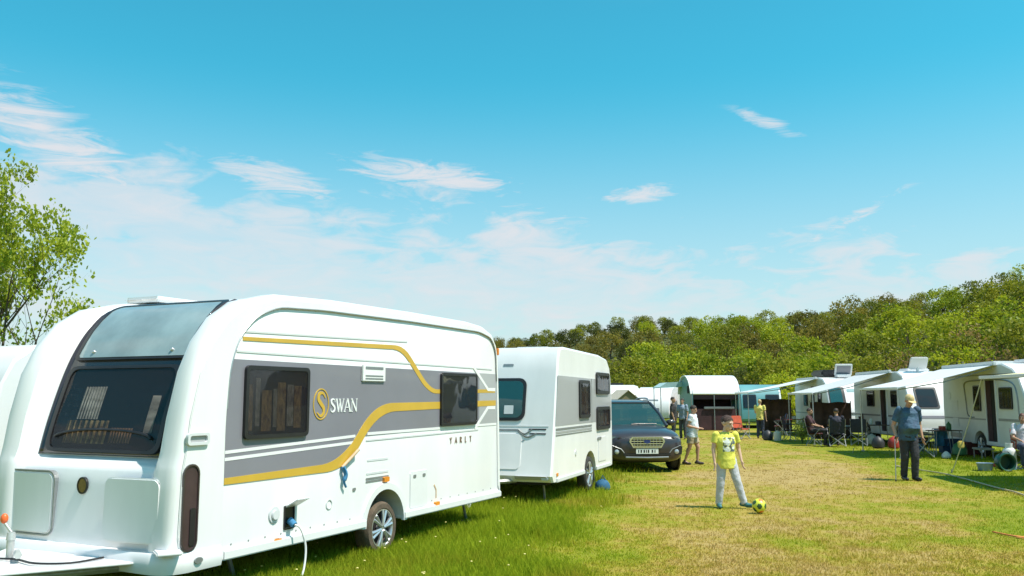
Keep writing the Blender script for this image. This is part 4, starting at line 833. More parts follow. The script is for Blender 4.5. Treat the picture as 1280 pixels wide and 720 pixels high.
# ================================================================== THE DARK CAR
def dark_car():
    p = at_h(808, 589); root = empty('car', (p.x - .02, p.y - .15, 0), R(4), 'dark blue grey estate car with chrome grille facing along the lane', 'car')
    PAINT = pm('dark_blue_grey_paint', (.036, .028, .032), .28, .05, .12, 3, 0, .5, .5); CHROME = pm('bright_chrome', (.75, .74, .75), .18, .95, .08, 20); LAMP = pm('lamp_glass', (.45, .47, .50), .08, .3, .3, 14, 0, .8, .6)
    CG = glass_mat('car_glass', (.02, .07, .075), .35)
    # front of the car at y = 0, the tail at y = 4.8; x across
    def sec(y, hw, z0, z1, e=4.0, n=28, crown=.0):
        out = []; c = (z0 + z1) / 2; h = (z1 - z0) / 2
        for k in range(n):
            a = 2 * math.pi * k / n; ca, sa = math.cos(a), math.sin(a); x = hw * math.copysign(abs(ca) ** (2 / e), ca); z = h * math.copysign(abs(sa) ** (2 / e), sa)
            if z > 0: z += crown * (1 - (x / hw) ** 2)
            out.append((x, y, c + z))
        return out
    b = MB(); b.loft([sec(-.10, .50, .34, .68), sec(-.07, .68, .27, .78), sec(0, .80, .22, .84), sec(.12, .87, .20, .88, 4, 28, .02), sec(.4, .91, .20, .93, 4.5, 28, .035), sec(.9, .92, .20, .98, 5, 28, .04), sec(1.3, .92, .20, 1.02, 5, 28, .03), sec(2.6, .92, .20, 1.03, 5), sec(4.0, .91, .22, 1.04, 5), sec(4.6, .86, .28, 1.0, 4), sec(4.8, .74, .36, .92, 4)]); b.build('body', PAINT, root, smooth=50)
    # cabin: roof, glass and pillars
    lo = [(-.80, 1.22, 1.00), (.80, 1.22, 1.00), (.84, 2.6, 1.02), (.82, 4.1, 1.03), (.70, 4.62, 1.02), (-.70, 4.62, 1.02), (-.82, 4.1, 1.03), (-.84, 2.6, 1.02)]
    hi = [(-.57, 2.02, 1.56), (.57, 2.02, 1.56), (.61, 2.8, 1.61), (.60, 3.8, 1.57), (.56, 4.2, 1.50), (-.56, 4.2, 1.50), (-.60, 3.8, 1.57), (-.61, 2.8, 1.61)]
    def mid(i, j, t, s=1.0): a = Vector(lo[i]).lerp(Vector(hi[i]), t); c = Vector(lo[j]).lerp(Vector(hi[j]), t); return a, c
    q = MB(); m0 = [Vector(l).lerp(Vector(h), .5) + Vector((math.copysign(.02, l[0]), -.03 if l[1] < 1.5 else 0, .015)) for l, h in zip(lo, hi)]
    q.add(lo + m0 + hi, [(k * 8 + i, k * 8 + (i + 1) % 8, (k + 1) * 8 + (i + 1) % 8, (k + 1) * 8 + i) for k in (0, 1) for i in range(8)]); q.build('window_glass', CG, root, smooth=50)
    iv = MB(); iv.box((0, 2.9, 1.05), (1.3, 2.4, .05)); [iv.box((x, 2.5, 1.15), (.46, .14, .5)) for x in (-.36, .36)]; iv.ell((-.36, 2.5, 1.42), (.12, .06, .1)); iv.ell((.36, 2.5, 1.42), (.12, .06, .1)); iv.build('seats', DARKM, root)
    rf = MB(); rf.add([Vector(h) + Vector((0, 0, .004)) for h in hi] + [Vector((h[0] * .75, h[1] * .9 + .29, h[2] + .035)) for h in hi] + [(0, 3.0, 1.655)], [(i, (i + 1) % 8, 8 + (i + 1) % 8, 8 + i) for i in range(8)] + [(8 + i, 8 + (i + 1) % 8, 16) for i in range(8)]); rf.build('roof', PAINT, root, smooth=60)
    pl = MB()
    for i in (0, 1, 3, 4, 5, 6): pl.tube([Vector(lo[i]), m0[i], Vector(hi[i])], [.045, .04, .04], 6)
    pl.tube([Vector(h) for h in hi], .032, 6, closed=True); pl.build('pillars', PAINT, root, smooth=60)
    for s in (-1, 1):
        rr = MB(); rr.tube(smooth_path([(s * .56, 2.15, 1.60), (s * .57, 2.4, 1.68), (s * .57, 3.5, 1.67), (s * .55, 3.8, 1.59)], 4), .022, 6); rr.build('roof_rail', GREYM, root, smooth=60)
        mr = MB(); mr.ell((s * .98, 1.55, 1.08), (.12, .07, .08), 12, 8); mr.tube([(s * .84, 1.5, 1.03), (s * .95, 1.55, 1.05)], .025, 6); mr.build('door_mirror', PAINT, root, smooth=60)
        hl = bpy.data.objects.new('headlight', None); link(hl, root)
        def fy(x, z): return -.05 + .60 * max(0, abs(x) - .42) ** 1.5
        ol = [(.44, .70), (.52, .77), (.68, .80), (.80, .805), (.83, .75), (.76, .69), (.62, .655)]
        q = MB(); rs = [[(s * x, fy(x, z) - .01 + .05 * 0 + k, z) for x, z in ol] for k in (.06, -.02)]; q.loft(rs); q.build('lens', LAMP, hl, smooth=40)
        q = MB(); q.ell((s * .62, fy(.62, 0) - .03, .745), (.055, .02, .055), 12, 8); q.build('projector', DARKM, hl, smooth=60)
        q = MB(); q.prism([(s * .52, .36), (s * .82, .40), (s * .84, .58), (s * .70, .60), (s * .54, .50)], (0, -.05 + .07, 0), (1, 0, 0), (0, 0, 1), .09, 0); q.build('fog_lamp_recess', BLACKP, root)
        q = MB(); q.ell((s * .70, -.075, .46), (.055, .02, .055), 12, 8); q.build('fog_lamp', LAMP, root, smooth=60)
        q = MB(); q.tube([(s * .50, -.085, .40), (s * .60, -.085, .52), (s * .80, -.05, .60)], .014, 6); q.build('bumper_trim', GREYM, root, smooth=60)
        for y in (.82, 3.7):
            q = MB(); q.prism(circle(y, .345, .40, .40), (s * .89, 0, 0), (0, s, 0), (0, 0, 1), .035, 0); q.v = [(x, abs(y2), z) for x, y2, z in q.v]; q.build('wheel_arch', BLACKP, root)
            wheel(root, (s * .82, y, .335), .345, .23, axis=(s, 0, 0), spokes=5)
    # hexagonal grille with bars
    G = bpy.data.objects.new('grille', None); link(G, root); hexo = [(-.42, .70), (-.36, .80), (.36, .80), (.42, .70), (.33, .55), (-.33, .55)]; hexi = [(a * .92, .675 + (b - .675) * .84) for a, b in hexo]; FR = ((0, -.09, 0), (1, 0, 0), (0, 0, 1))
    q = MB(); q.prism(hexi, *FR, .02, -.05); q.build('grille_back', DARKM, G); q = MB(); q.ring(hexo, hexi, *FR, .045, -.05); q.build('grille_surround', CHROME, G)
    for k in range(4): z = .59 + k * .055; hwid = .33 + .05 * (k if k < 3 else 2); q = MB(); q.box((0, -.115, z), (2 * hwid * .95, .02, .022)); q.build('grille_bar', CHROME, G)
    for k in range(9): q = MB(); q.box((-.30 + k * .075, -.112, .675), (.012, .016, .21)); q.build('grille_bar', GREYM, G)
    q = MB(); q.prism(circle(0, .69, .075, .042, 20), (0, -.09, 0), (1, 0, 0), (0, 0, 1), .055, .02); q.build('emblem', pm('blue_emblem', (.03, .05, .18), .3, .2, .1), root)
    q = MB(); q.box((0, -.115, .475), (.52, .02, .115)); q.build('number_plate', pm('white_plate', (.75, .75, .74), .5, 0, .05), root)
    for k, x in enumerate((-.2, -.14, -.07, -.02, .03, .12, .18)):
        q = MB(); q.box((x, -.1265, .475), (.032 if k % 3 else .02, .004, .065)); q.build('plate_character', BLACKP, root)
    q = MB(); q.box((0, -.06, .40), (1.1, .1, .07)); q.build('lower_grille', BLACKP, root, bevel=.01); q = MB(); q.tube([(-.5, -.10, .335), (0, -.125, .325), (.5, -.10, .335)], .022, 6); q.build('bumper_trim', GREYM, root, smooth=60)
    for s in (-1, 1): q = MB(); q.tube([(s * .1, 1.16, 1.05), (s * -.25 + .2, 1.2, 1.065), (s * .1 + .45, 1.24, 1.06)], .01, 5); q.build('wiper', BLACKP, root)
dark_car()

# ================================================================== PEOPLE
SKIN = pm('skin', (.48, .27, .18), .5, 0, .12, 20, 0, .35); SKIN_P = pm('fair_skin', (.60, .38, .28), .5, 0, .1, 20, 0, .35)
HAIR_D = pm('dark_brown_hair', (.035, .02, .013), .6, 0, .4, 60, .5); HAIR_G = pm('grey_hair', (.42, .40, .37), .6, 0, .3, 60, .5)
def voxel(mb, name, mat, parent, vox, it=4, smooth=True):
    """join overlapping closed shapes into one continuous skin"""
    me = bpy.data.meshes.new(name); me.from_pydata(mb.v, [], mb.f); bm = bmesh.new(); bm.from_mesh(me); bmesh.ops.recalc_face_normals(bm, faces=bm.faces); bm.to_mesh(me); bm.free()
    o = bpy.data.objects.new(name, me); COL.objects.link(o)
    md = o.modifiers.new('r', 'REMESH'); md.mode = 'VOXEL'; md.voxel_size = vox; md.use_smooth_shade = True
    sm = o.modifiers.new('s', 'SMOOTH'); sm.factor = .5; sm.iterations = it
    dg = bpy.context.evaluated_depsgraph_get(); dg.update(); m2 = bpy.data.meshes.new_from_object(o.evaluated_get(dg)); o.modifiers.clear(); o.data = m2; bpy.data.meshes.remove(me)
    m2.name = name; m2.materials.clear(); m2.materials.append(mat); m2.polygons.foreach_set('use_smooth', [True] * len(m2.polygons))
    if name in ('shirt', 'trousers', 'shorts'):
        # soft folds in the cloth
        n = len(m2.vertices); co = np.empty(n * 3); no = np.empty(n * 3); m2.vertices.foreach_get('co', co); m2.vertices.foreach_get('normal', no); co = co.reshape(-1, 3); no = no.reshape(-1, 3); sd_ = len(co) % 50
        f = np.array([mnoise.noise((p[0] * 11 + p[2] * 6, p[1] * 11, p[2] * 13 - p[0] * 9 + sd_)) + .5 * mnoise.noise((p[0] * 24, p[1] * 24, p[2] * 30 + sd_)) for p in co]); co += no * ((f + .35) * vox * .8)[:, None]; m2.vertices.foreach_set('co', co.ravel()); m2.update()
    o.parent = parent; return o
def oval(c, rx, ry, n=18, tilt=None):
    M = tilt if tilt is not None else Matrix.Identity(3); return [Vector(c) + M @ Vector((rx * math.cos(2 * math.pi * k / n), ry * math.sin(2 * math.pi * k / n), 0)) for k in range(n)]

def hand(mb, wrist, direction, side_, k, curl=.5):
    """palm, four unequal bent fingers and a thumb from the side of the palm"""
    w = Vector(wrist); d = Vector(direction).normalized(); fwd = Vector((0, -1, 0)); fwd = (fwd - d * fwd.dot(d)).normalized(); out = d.cross(fwd).normalized()
    pc = w + d * .05 * k; Mr = Matrix((fwd, out, d)).transposed(); mb.ell(pc, (.042 * k, .018 * k, .055 * k), 12, 8, Mr); inw = -out * side_
    for j, ln in enumerate((.070, .080, .075, .058)):
        r0 = .0095 * k; base = w + d * .088 * k + fwd * (.027 - .018 * j) * k; m1 = base + d * ln * .5 * k + inw * .012 * curl * k; m2 = m1 + (d * (1 - .45 * curl) + inw * curl).normalized() * ln * .5 * k
        mb.capsule(base, m1, r0, r0 * .95, 8); mb.capsule(m1, m2, r0 * .95, r0 * .8, 8)
    b0 = w + d * .03 * k + fwd * .035 * k; b1 = b0 + (fwd * .7 + d * .7) * .035 * k; b2 = b1 + (d * .9 + fwd * .25 + inw * .3) * .032 * k
    mb.capsule(b0, b1, .0125 * k, .011 * k, 8); mb.capsule(b1, b2, .011 * k, .0085 * k, 8)

def person(label, loc, rz, J, H=1.75, skin=SKIN, shirt=None, pants=None, hair=HAIR_D, shoes=None, sleeve=.5, shorts=0, belly=0.0, vox=.010, head_rot=(0, 0, 0), cap=None, group=None, long_hair=False, build=1.0, shirt_len=.0, head_k=1.0):
    """J: joints in metres in the person's own frame, facing -y. keys: hip_l hip_r knee_l .. ankle, toe, shoulder, elbow, wrist, hand, pelvis, chest, neck, head"""
    root = empty('person', loc, rz, label, 'person', group); k = H / 1.75; V = {a: Vector(b) for a, b in J.items()}
    b = MB(); cl = MB(); tr = MB()
    pel, che, nk, hd = V['pelvis'], V['chest'], V['neck'], V['head']; g = build
    def torso(mb, add, z_end=None):
        sh = (V['shoulder_l'] - V['shoulder_r']); sw = sh.length / 2; ax = sh.normalized(); ang = math.atan2(ax.y, ax.x); M = Matrix.Rotation(ang if abs(ang) < 1.6 else ang + math.pi, 3, 'Z')
        low = pel + (pel - che).normalized() * (.10 + shirt_len) * k
        flare = .006 if shirt_len else 0
        pts = [(low, .155 * g + add * (1 + (flare / .016 if add else 0)), .115 * g + add * 1.5), (pel, .158 * g + add, .118 * g + add), (pel.lerp(che, .35) + Vector((0, -.06 * belly, 0)), .142 * g + add + .03 * belly, .11 * g + add + .10 * belly), (pel.lerp(che, .65) + Vector((0, -.035 * belly, 0)), .15 * g + add + .015 * belly, .112 * g + add + .05 * belly), (che, .168 * g + add, .118 * g + add), (che.lerp(nk, .45), .165 * g + add, .105 * g + add), (che.lerp(nk, .78), .105 * g + add * .6, .075 * g + add * .5), (nk, .055 + add * .3, .055 + add * .3)]
        pts = [(p, rx * k, ry * k) for p, rx, ry in pts]; mb.loft([oval(p, rx, ry, 18, M) for p, rx, ry in pts])
    torso(b, 0)
    b.capsule(nk - (hd - nk).normalized() * .02 * k, hd, .056 * k, .052 * k)
    # head: skull, jaw, nose, brow, ears
    Mh = Matrix.Rotation(head_rot[2], 3, 'Z') @ Matrix.Rotation(head_rot[0], 3, 'X') @ Matrix.Rotation(head_rot[1], 3, 'Y'); hk = max(k, .9) * head_k
    def hp(x, y, z): return hd + Mh @ Vector((x * hk, y * hk, z * hk))
    b.ell(hp(0, .01, .05), (.076 * hk, .094 * hk, .088 * hk), 18, 12, Mh); b.ell(hp(0, -.028, -.012), (.058 * hk, .062 * hk, .082 * hk), 16, 10, Mh); b.ell(hp(0, -.06, -.07), (.03 * hk, .026 * hk, .024 * hk), 10, 8, Mh)
    b.capsule(hp(0, -.088, .035), hp(0, -.108, -.008), .009 * hk, .014 * hk, 8); b.capsule(hp(-.04, -.078, .043), hp(.04, -.078, .043), .012 * hk, .012 * hk, 8); b.capsule(hp(-.02, -.085, -.042), hp(.02, -.085, -.042), .009 * hk, .009 * hk, 8)
    for s in (-1, 1): b.ell(hp(s * .078, .012, .015), (.012 * hk, .022 * hk, .034 * hk), 8, 6, Mh)
    for s in ('l', 'r'):
        sg = 1 if s == 'l' else -1
        b.ell(V['shoulder_' + s], .058 * k * g, 10, 8); b.capsule(V['shoulder_' + s], V['elbow_' + s], .048 * k * g, .038 * k * g); b.capsule(V['elbow_' + s], V['wrist_' + s], .038 * k * g, .025 * k); dr = V.get('hand_' + s, V['wrist_' + s] + (V['wrist_' + s] - V['elbow_' + s])) - V['wrist_' + s]
        hand(b, V['wrist_' + s], dr, sg, max(k, .92))
        b.capsule(V['hip_' + s], V['knee_' + s], .082 * k * g, .055 * k * g); b.capsule(V['knee_' + s], V['ankle_' + s], .052 * k * g, .034 * k); kn, an = V['knee_' + s], V['ankle_' + s]; b.ell(kn.lerp(an, .3) + Vector((0, .012, 0)), (.052 * k, .056 * k, .11 * k), 10, 8)
        toe = V['toe_' + s]; b.capsule(an + Vector((0, .0, -.03 * k)), toe, .034 * k, .028 * k)
    voxel(b, 'body', skin, root, vox, 3)
    # clothes follow the same joints, a little larger
    if shirt:
        torso(cl, .016)
        for s in ('l', 'r'):
            a, e, w = V['shoulder_' + s], V['elbow_' + s], V['wrist_' + s]; cl.ell(a, .066 * k * g, 12, 8)
            end = a.lerp(e, min(sleeve / .5, 1)) if sleeve <= .5 else e; cl.tube([a, end], [.064 * k * g, .063 * k * g], 12)
            if sleeve > .5: cl.ell(e, .05 * k * g); cl.tube([e, e.lerp(w, (sleeve - .5) / .5)], [.05 * k * g, .04 * k * g], 12)
        voxel(cl, 'shirt', shirt, root, vox, 4)
    if pants:
        sw = 1; M = Matrix.Identity(3); tr.loft([oval(pel + Vector((0, 0, .06 * k)), .158 * k * g, .118 * k * g), oval(pel, .168 * k * g, .128 * k * g), oval((V['hip_l'] + V['hip_r']) / 2 - Vector((0, 0, .05 * k)), .165 * k * g, .125 * k * g)])
        for s in ('l', 'r'):
            h, kn, an = V['hip_' + s], V['knee_' + s], V['ankle_' + s]; wd = 1.0
            tr.ell(h, .094 * k * g, 12, 8)
            if shorts: tr.tube([h, h.lerp(kn, shorts)], [.095 * k * g, .088 * k * g], 14)
            else: tr.capsule(h, kn, .093 * k * g, .070 * k * g, 12); tr.tube([kn, kn.lerp(an, .5), an + (an - kn).normalized() * .015], [.070 * k * g, .064 * k * g, .056 * k * g], 12)
        voxel(tr, 'shorts' if shorts else 'trousers', pants, root, vox, 4)
    for s in ('l', 'r'):
        if not shoes: continue
        an, toe = V['ankle_' + s], V['toe_' + s]; dv = (toe - an); dv.z = 0; dv.normalize(); sh = MB(); z0 = min(an.z, toe.z) - .035 * k; zb = max(-.0, toe.z - .045)
        fr = Matrix((Vector((-dv.y, dv.x, 0)), dv, Vector((0, 0, 1)))).transposed()
        heel = Vector((an.x, an.y, toe.z)) - dv * .05 * k; mid_ = Vector((an.x, an.y, toe.z)) + dv * .06 * k
        sh.capsule(heel + Vector((0, 0, .012)), mid_ + Vector((0, 0, .01)), .043 * k, .045 * k); sh.capsule(mid_, toe + dv * .01, .043 * k, .036 * k); sh.capsule(an - dv * .005, heel.lerp(mid_, .4) + Vector((0, 0, .02)), .045 * k, .05 * k)
        voxel(sh, 'shoe', shoes, root, vox, 2)
    # hair, eyes, brows, mouth
    h = MB(); n_, m_ = 22, 10; vs = []
    for i in range(m_ + 1):
        for j in range(n_):
            a = 2 * math.pi * j / n_; front = max(0, -math.sin(a)); lim = 1.85 - .75 * front + (.75 if long_hair else 0) * (1 - front); th = lim * i / m_; rr = 1 + .03 * math.sin(a * 7 + i)
            vs.append(hp(.083 * rr * math.sin(th) * math.cos(a), .012 + .102 * rr * math.sin(th) * math.sin(a), .052 + .098 * rr * math.cos(th) - (.05 * max(0, th - 1.6) if long_hair else 0)))
    fs = [(i * n_ + j, (i + 1) * n_ + j, (i + 1) * n_ + (j + 1) % n_, i * n_ + (j + 1) % n_) for i in range(m_) for j in range(n_)]; h.add(vs, fs); h.build('hair', hair, root, smooth=180)
    DK = pm('eye_dark', (.02, .015, .012), .3, 0, .1); LP = pm('lip', (.38, .13, .10), .5, 0, .1)
    for s in (-1, 1):
        q = MB(); q.ell(hp(s * .031, -.083, .022), (.012 * hk, .007 * hk, .007 * hk), 10, 6, Mh); q.build('eye', DK, root, smooth=60)
        q = MB(); q.capsule(hp(s * .016, -.094, .046), hp(s * .048, -.082, .046), .0042 * hk, .0032 * hk, 6); q.build('eyebrow', hair, root, smooth=60)
    q = MB(); q.capsule(hp(-.018, -.0935, -.042), hp(.018, -.0935, -.042), .0042 * hk, .0042 * hk, 6); q.build('mouth', LP, root, smooth=60)
    if cap:
        c = MB(); rs = []
        for th in np.linspace(.05, 1.5, 8): rs.append([hp(.088 * math.sin(th) * math.cos(a), .012 + .106 * math.sin(th) * math.sin(a), .062 + .10 * math.cos(th)) for a in np.linspace(0, 2 * math.pi, 20, endpoint=False)])
        c.loft(rs); 
        br = [hp(.078 * math.cos(a), -.075 + .10 * math.sin(a) * (1 if math.sin(a) < 0 else .2), .066 + .012 * math.cos(a) ** 2 * -1) for a in np.linspace(0, 2 * math.pi, 20, endpoint=False)]; c.loft([br, [p + Mh @ Vector((0, 0, .01)) for p in br]]); c.build('cap', cap, root, smooth=60)
    return root

def stand(H, lean=0.0):
    k = H / 1.75; J = dict(pelvis=(0, 0, .93), chest=(0, -.01 - lean * .5, 1.27), neck=(0, .0 - lean, 1.475), head=(0, -.015 - lean * 1.3, 1.60), shoulder_l=(.185, -lean, 1.42), shoulder_r=(-.185, -lean, 1.42), elbow_l=(.24, .01, 1.13), elbow_r=(-.24, .01, 1.13), wrist_l=(.25, -.06, .90), wrist_r=(-.25, -.06, .90),
        hip_l=(.09, 0, .90), hip_r=(-.09, 0, .90), knee_l=(.10, -.02, .50), knee_r=(-.10, -.02, .50), ankle_l=(.11, .02, .09), ankle_r=(-.11, .02, .09), toe_l=(.13, -.13, .04), toe_r=(-.13, -.13, .04))
    return {a: tuple(x * k for x in b) for a, b in J.items()}

def shirt_print(name, base, marks, x0, x1, z0, z1):
    """a T-shirt cloth with a flat printed motif on the chest (object space: front is -y)"""
    M = pm(name, base, .8, 0, .14, 9, .25); nt = M.node_tree; N, L = nt.nodes, nt.links; b = N['Principled BSDF']; src = b.inputs['Base Color'].links[0].from_socket
    tc = N.new('ShaderNodeTexCoord'); sp = N.new('ShaderNodeSeparateXYZ'); L.new(tc.outputs['Object'], sp.inputs[0])
    def m(op, a, c): o = N.new('ShaderNodeMath'); o.operation = op; L.new(a, o.inputs[0]); (L.new(c, o.inputs[1]) if not isinstance(c, (int, float)) else setattr(o.inputs[1], 'default_value', c)); return o.outputs[0]
    X, Y, Z = sp.outputs; box = m('MULTIPLY', m('MULTIPLY', m('GREATER_THAN', X, x0), m('LESS_THAN', X, x1)), m('MULTIPLY', m('MULTIPLY', m('GREATER_THAN', Z, z0), m('LESS_THAN', Z, z1)), m('LESS_THAN', Y, 0.0)))
    v = N.new('ShaderNodeTexNoise'); v.inputs['Scale'].default_value = 17; v.inputs['Detail'].default_value = 1.5; L.new(tc.outputs['Object'], v.inputs[0])
    for thr, op, col in marks:
        mx = N.new('ShaderNodeMix'); mx.data_type = 'RGBA'; L.new(m('MULTIPLY', box, m(op, v.outputs[0], thr)), mx.inputs[0]); L.new(src, mx.inputs[6]); mx.inputs[7].default_value = (*col, 1); src = mx.outputs[2]
    L.new(src, b.inputs['Base Color']); return M

def people():
    # boy with the ball
    J = dict(pelvis=(-.02, 0, .76), chest=(-.03, -.005, 1.02), neck=(-.02, .0, 1.185), head=(.0, -.02, 1.295), shoulder_l=(.135, .0, 1.135), shoulder_r=(-.18, -.01, 1.135), elbow_l=(.195, .04, .92), elbow_r=(-.225, -.01, .91), wrist_l=(.215, -.03, .735), wrist_r=(-.225, -.05, .725),
             hip_l=(.06, 0, .73), hip_r=(-.09, 0, .73), knee_l=(.125, -.06, .42), knee_r=(-.125, -.015, .40), ankle_l=(.225, -.06, .095), ankle_r=(-.15, .03, .075), toe_l=(.33, -.17, .055), toe_r=(-.165, -.09, .035))
    x, y = 3.40, 14.05
    YEL = shirt_print('lime_yellow_tshirt', (.70, .66, .10), ((.50, 'GREATER_THAN', (.72, .74, .72)), (.44, 'LESS_THAN', (.10, .13, .15))), -.10, .10, .88, 1.10)
    person('boy in a lime yellow printed T-shirt and pale grey joggers kicking a ball', (x, y, gz(x, y)), R(4), J, 1.46, SKIN_P, YEL, pm('pale_grey_jogger_cloth', (.50, .50, .54), .85, 0, .2, 14, .3), pm('brown_hair', (.055, .022, .014), .6, 0, .4, 60, .5), pm('teal_trainer', (.04, .16, .17), .6, 0, .5, 25), .27, 0, 0, .008, (R(14), R(4), R(38)), build=1.08, shirt_len=.07, head_k=1.12)
    bx, by = 3.70, 13.42; ball = empty('football', (bx, by, gz(bx, by) + .012), R(20), 'small lime yellow football with dark and orange patches on the grass', 'ball')
    ico = bmesh.new(); bmesh.ops.create_icosphere(ico, subdivisions=4, radius=.105); me = bpy.data.meshes.new('ball_skin')
    BALLM = [pm('ball_lime', (.62, .66, .05), .4, 0, .1, 9, 0, .5, .2), pm('ball_dark_patch', (.03, .09, .03), .4, 0, .2, 9), pm('ball_orange_patch', (.75, .20, .03), .4, 0, .2, 9)]
    ph = (1 + 5 ** .5) / 2; dirs = [Vector(p).normalized() for a in (-1, 1) for b in (-ph, ph) for p in ((0, a, b), (a, b, 0), (b, 0, a))]
    for f in ico.faces:
        c = f.calc_center_median().normalized(); i = max(range(12), key=lambda q: c.dot(dirs[q])); dd = c.dot(dirs[i]); f.material_index = (1 if i % 3 else 2) if dd > .93 else 0; f.smooth = True
    for v in ico.verts:
        c = v.co.normalized(); dd = max(c.dot(q) for q in dirs)
        if .922 < dd < .94: v.co *= .985
    for v in ico.verts: v.co.z += .105
    ico.to_mesh(me); ico.free(); [me.materials.append(m_) for m_ in BALLM]; link(bpy.data.objects.new('ball_skin', me), ball)
    vq = MB(); vq.cyl((0, 0, .204), (0, 0, .2115), .006, None, 8); vq.build('valve', BLACKP, ball)
    # man with the stick
    p = at_h(1138, 599); J = stand(1.82, .06); k = 1.82 / 1.75
    J.update(knee_l=(.085, -.09, .53), ankle_l=(.085, -.04, .10), toe_l=(.11, -.2, .045), knee_r=(-.09, .0, .52), ankle_r=(-.085, .10, .10), toe_r=(-.10, -.06, .04), wrist_r=(-.315, -.12, .92), elbow_r=(-.29, .03, 1.15), hand_r=(-.32, -.16, .86), elbow_l=(.28, .05, 1.16), wrist_l=(.285, -.04, .90), head=(.0, -.13, 1.645))
    NAVY = pm('dark_blue_polo', (.05, .12, .19), .8, 0, .4, 5, .25, col2=(.03, .055, .11))
    person('older man in dark blue polo, straw cap and dark trousers leaning on a stick', (p.x, p.y, gz(p.x, p.y)), R(2), J, 1.82, SKIN, NAVY, pm('charcoal_trouser_cloth', (.032, .032, .04), .85, 0, .25, 14, .3), HAIR_G, pm('black_shoe', (.02, .02, .022), .4, 0, .2), .36, 0, .9, .010, (R(30), 0, R(6)), cap=pm('straw_cap', (.66, .50, .26), .8, 0, .25, 40, .4), build=1.12, shirt_len=.03)
    c = empty('walking_stick', (p.x - .40, p.y - .22, gz(p.x - .4, p.y - .22)), 0, 'thin metal walking stick in the hand of the man in blue', 'stick')
    q = MB(); q.cyl((0, 0, .03), (.05, .06, .88), .010, .011, 8); q.build('shaft', RAIL, c); q = MB(); q.tube(smooth_path([(.05, .06, .87), (.053, .05, .905), (.055, .0, .92), (.055, -.06, .91)], 4), .014, 8); q.build('grip', BLACKP, c, smooth=60); q = MB(); q.cyl((0, 0, 0), (0, 0, .04), .016, .013, 8); q.build('ferrule', RUBBER, c)
    # man in shorts walking by the car
    p = at_h(866, 580); J = stand(1.52, .03)
    J.update(elbow_l=(.22, .04, 1.0), wrist_l=(.10, -.19, .93), hand_l=(.04, -.24, .93), elbow_r=(-.21, .05, 1.0), wrist_r=(-.08, -.20, .93), hand_r=(-.02, -.24, .94), knee_l=(.085, -.12, .45), ankle_l=(.085, -.10, .09), toe_l=(.09, -.23, .04), knee_r=(-.085, .05, .44), ankle_r=(-.085, .18, .10), toe_r=(-.09, .05, .035))
    person('man in white T-shirt and khaki shorts walking beside the dark car', (p.x, p.y, gz(p.x, p.y)), R(62), J, 1.52, SKIN, pm('white_tshirt', (.66, .70, .76), .85, 0, .15, 9, .25), pm('khaki_short_cloth', (.42, .33, .22), .85, 0, .2, 12, .25), HAIR_D, pm('dark_sandal', (.05, .035, .03), .6, 0, .2), .26, .72, .3, .010, (R(16), 0, 0), build=1.16, shirt_len=.03)
    # standing figures farther off
    J = stand(1.62); J.update(elbow_l=(.21, -.08, 1.06), wrist_l=(.14, -.24, 1.05)); p = at_h(951, 548)
    person('person in a yellow top and dark trousers standing under the third awning', (p.x, p.y, 0), R(150), J, 1.62, SKIN_P, pm('yellow_top', (.72, .62, .16), .85, 0, .15, 9), pm('navy_denim', (.03, .04, .07), .85, 0, .2, 12), pm('blond_hair', (.45, .33, .16), .6, 0, .3, 50), pm('dark_sandal', (.05, .035, .03)), .3, vox=.016, group='campers at the far end')
    p = at_h(842, 549); person('person in dark clothes standing by the teal sun canopy', (p.x, p.y, 0), R(70), stand(1.72), 1.72, SKIN, pm('black_top', (.03, .028, .03), .85, 0, .2, 9), pm('black_trouser_cloth', (.025, .025, .03), .85, 0, .2), HAIR_D, pm('dark_sandal', (.05, .035, .03)), .5, vox=.016, group='campers at the far end')
    p = at_h(854, 548.5); person('person in a grey blue top standing between canopy and awning tent', (p.x, p.y, 0), R(-40), stand(1.66), 1.66, SKIN, pm('grey_blue_top', (.22, .28, .36), .85, 0, .2, 9), pm('dark_grey_trouser_cloth', (.06, .06, .07), .85, 0, .2), HAIR_D, pm('dark_sandal', (.05, .035, .03)), .4, vox=.016, group='campers at the far end')
people()

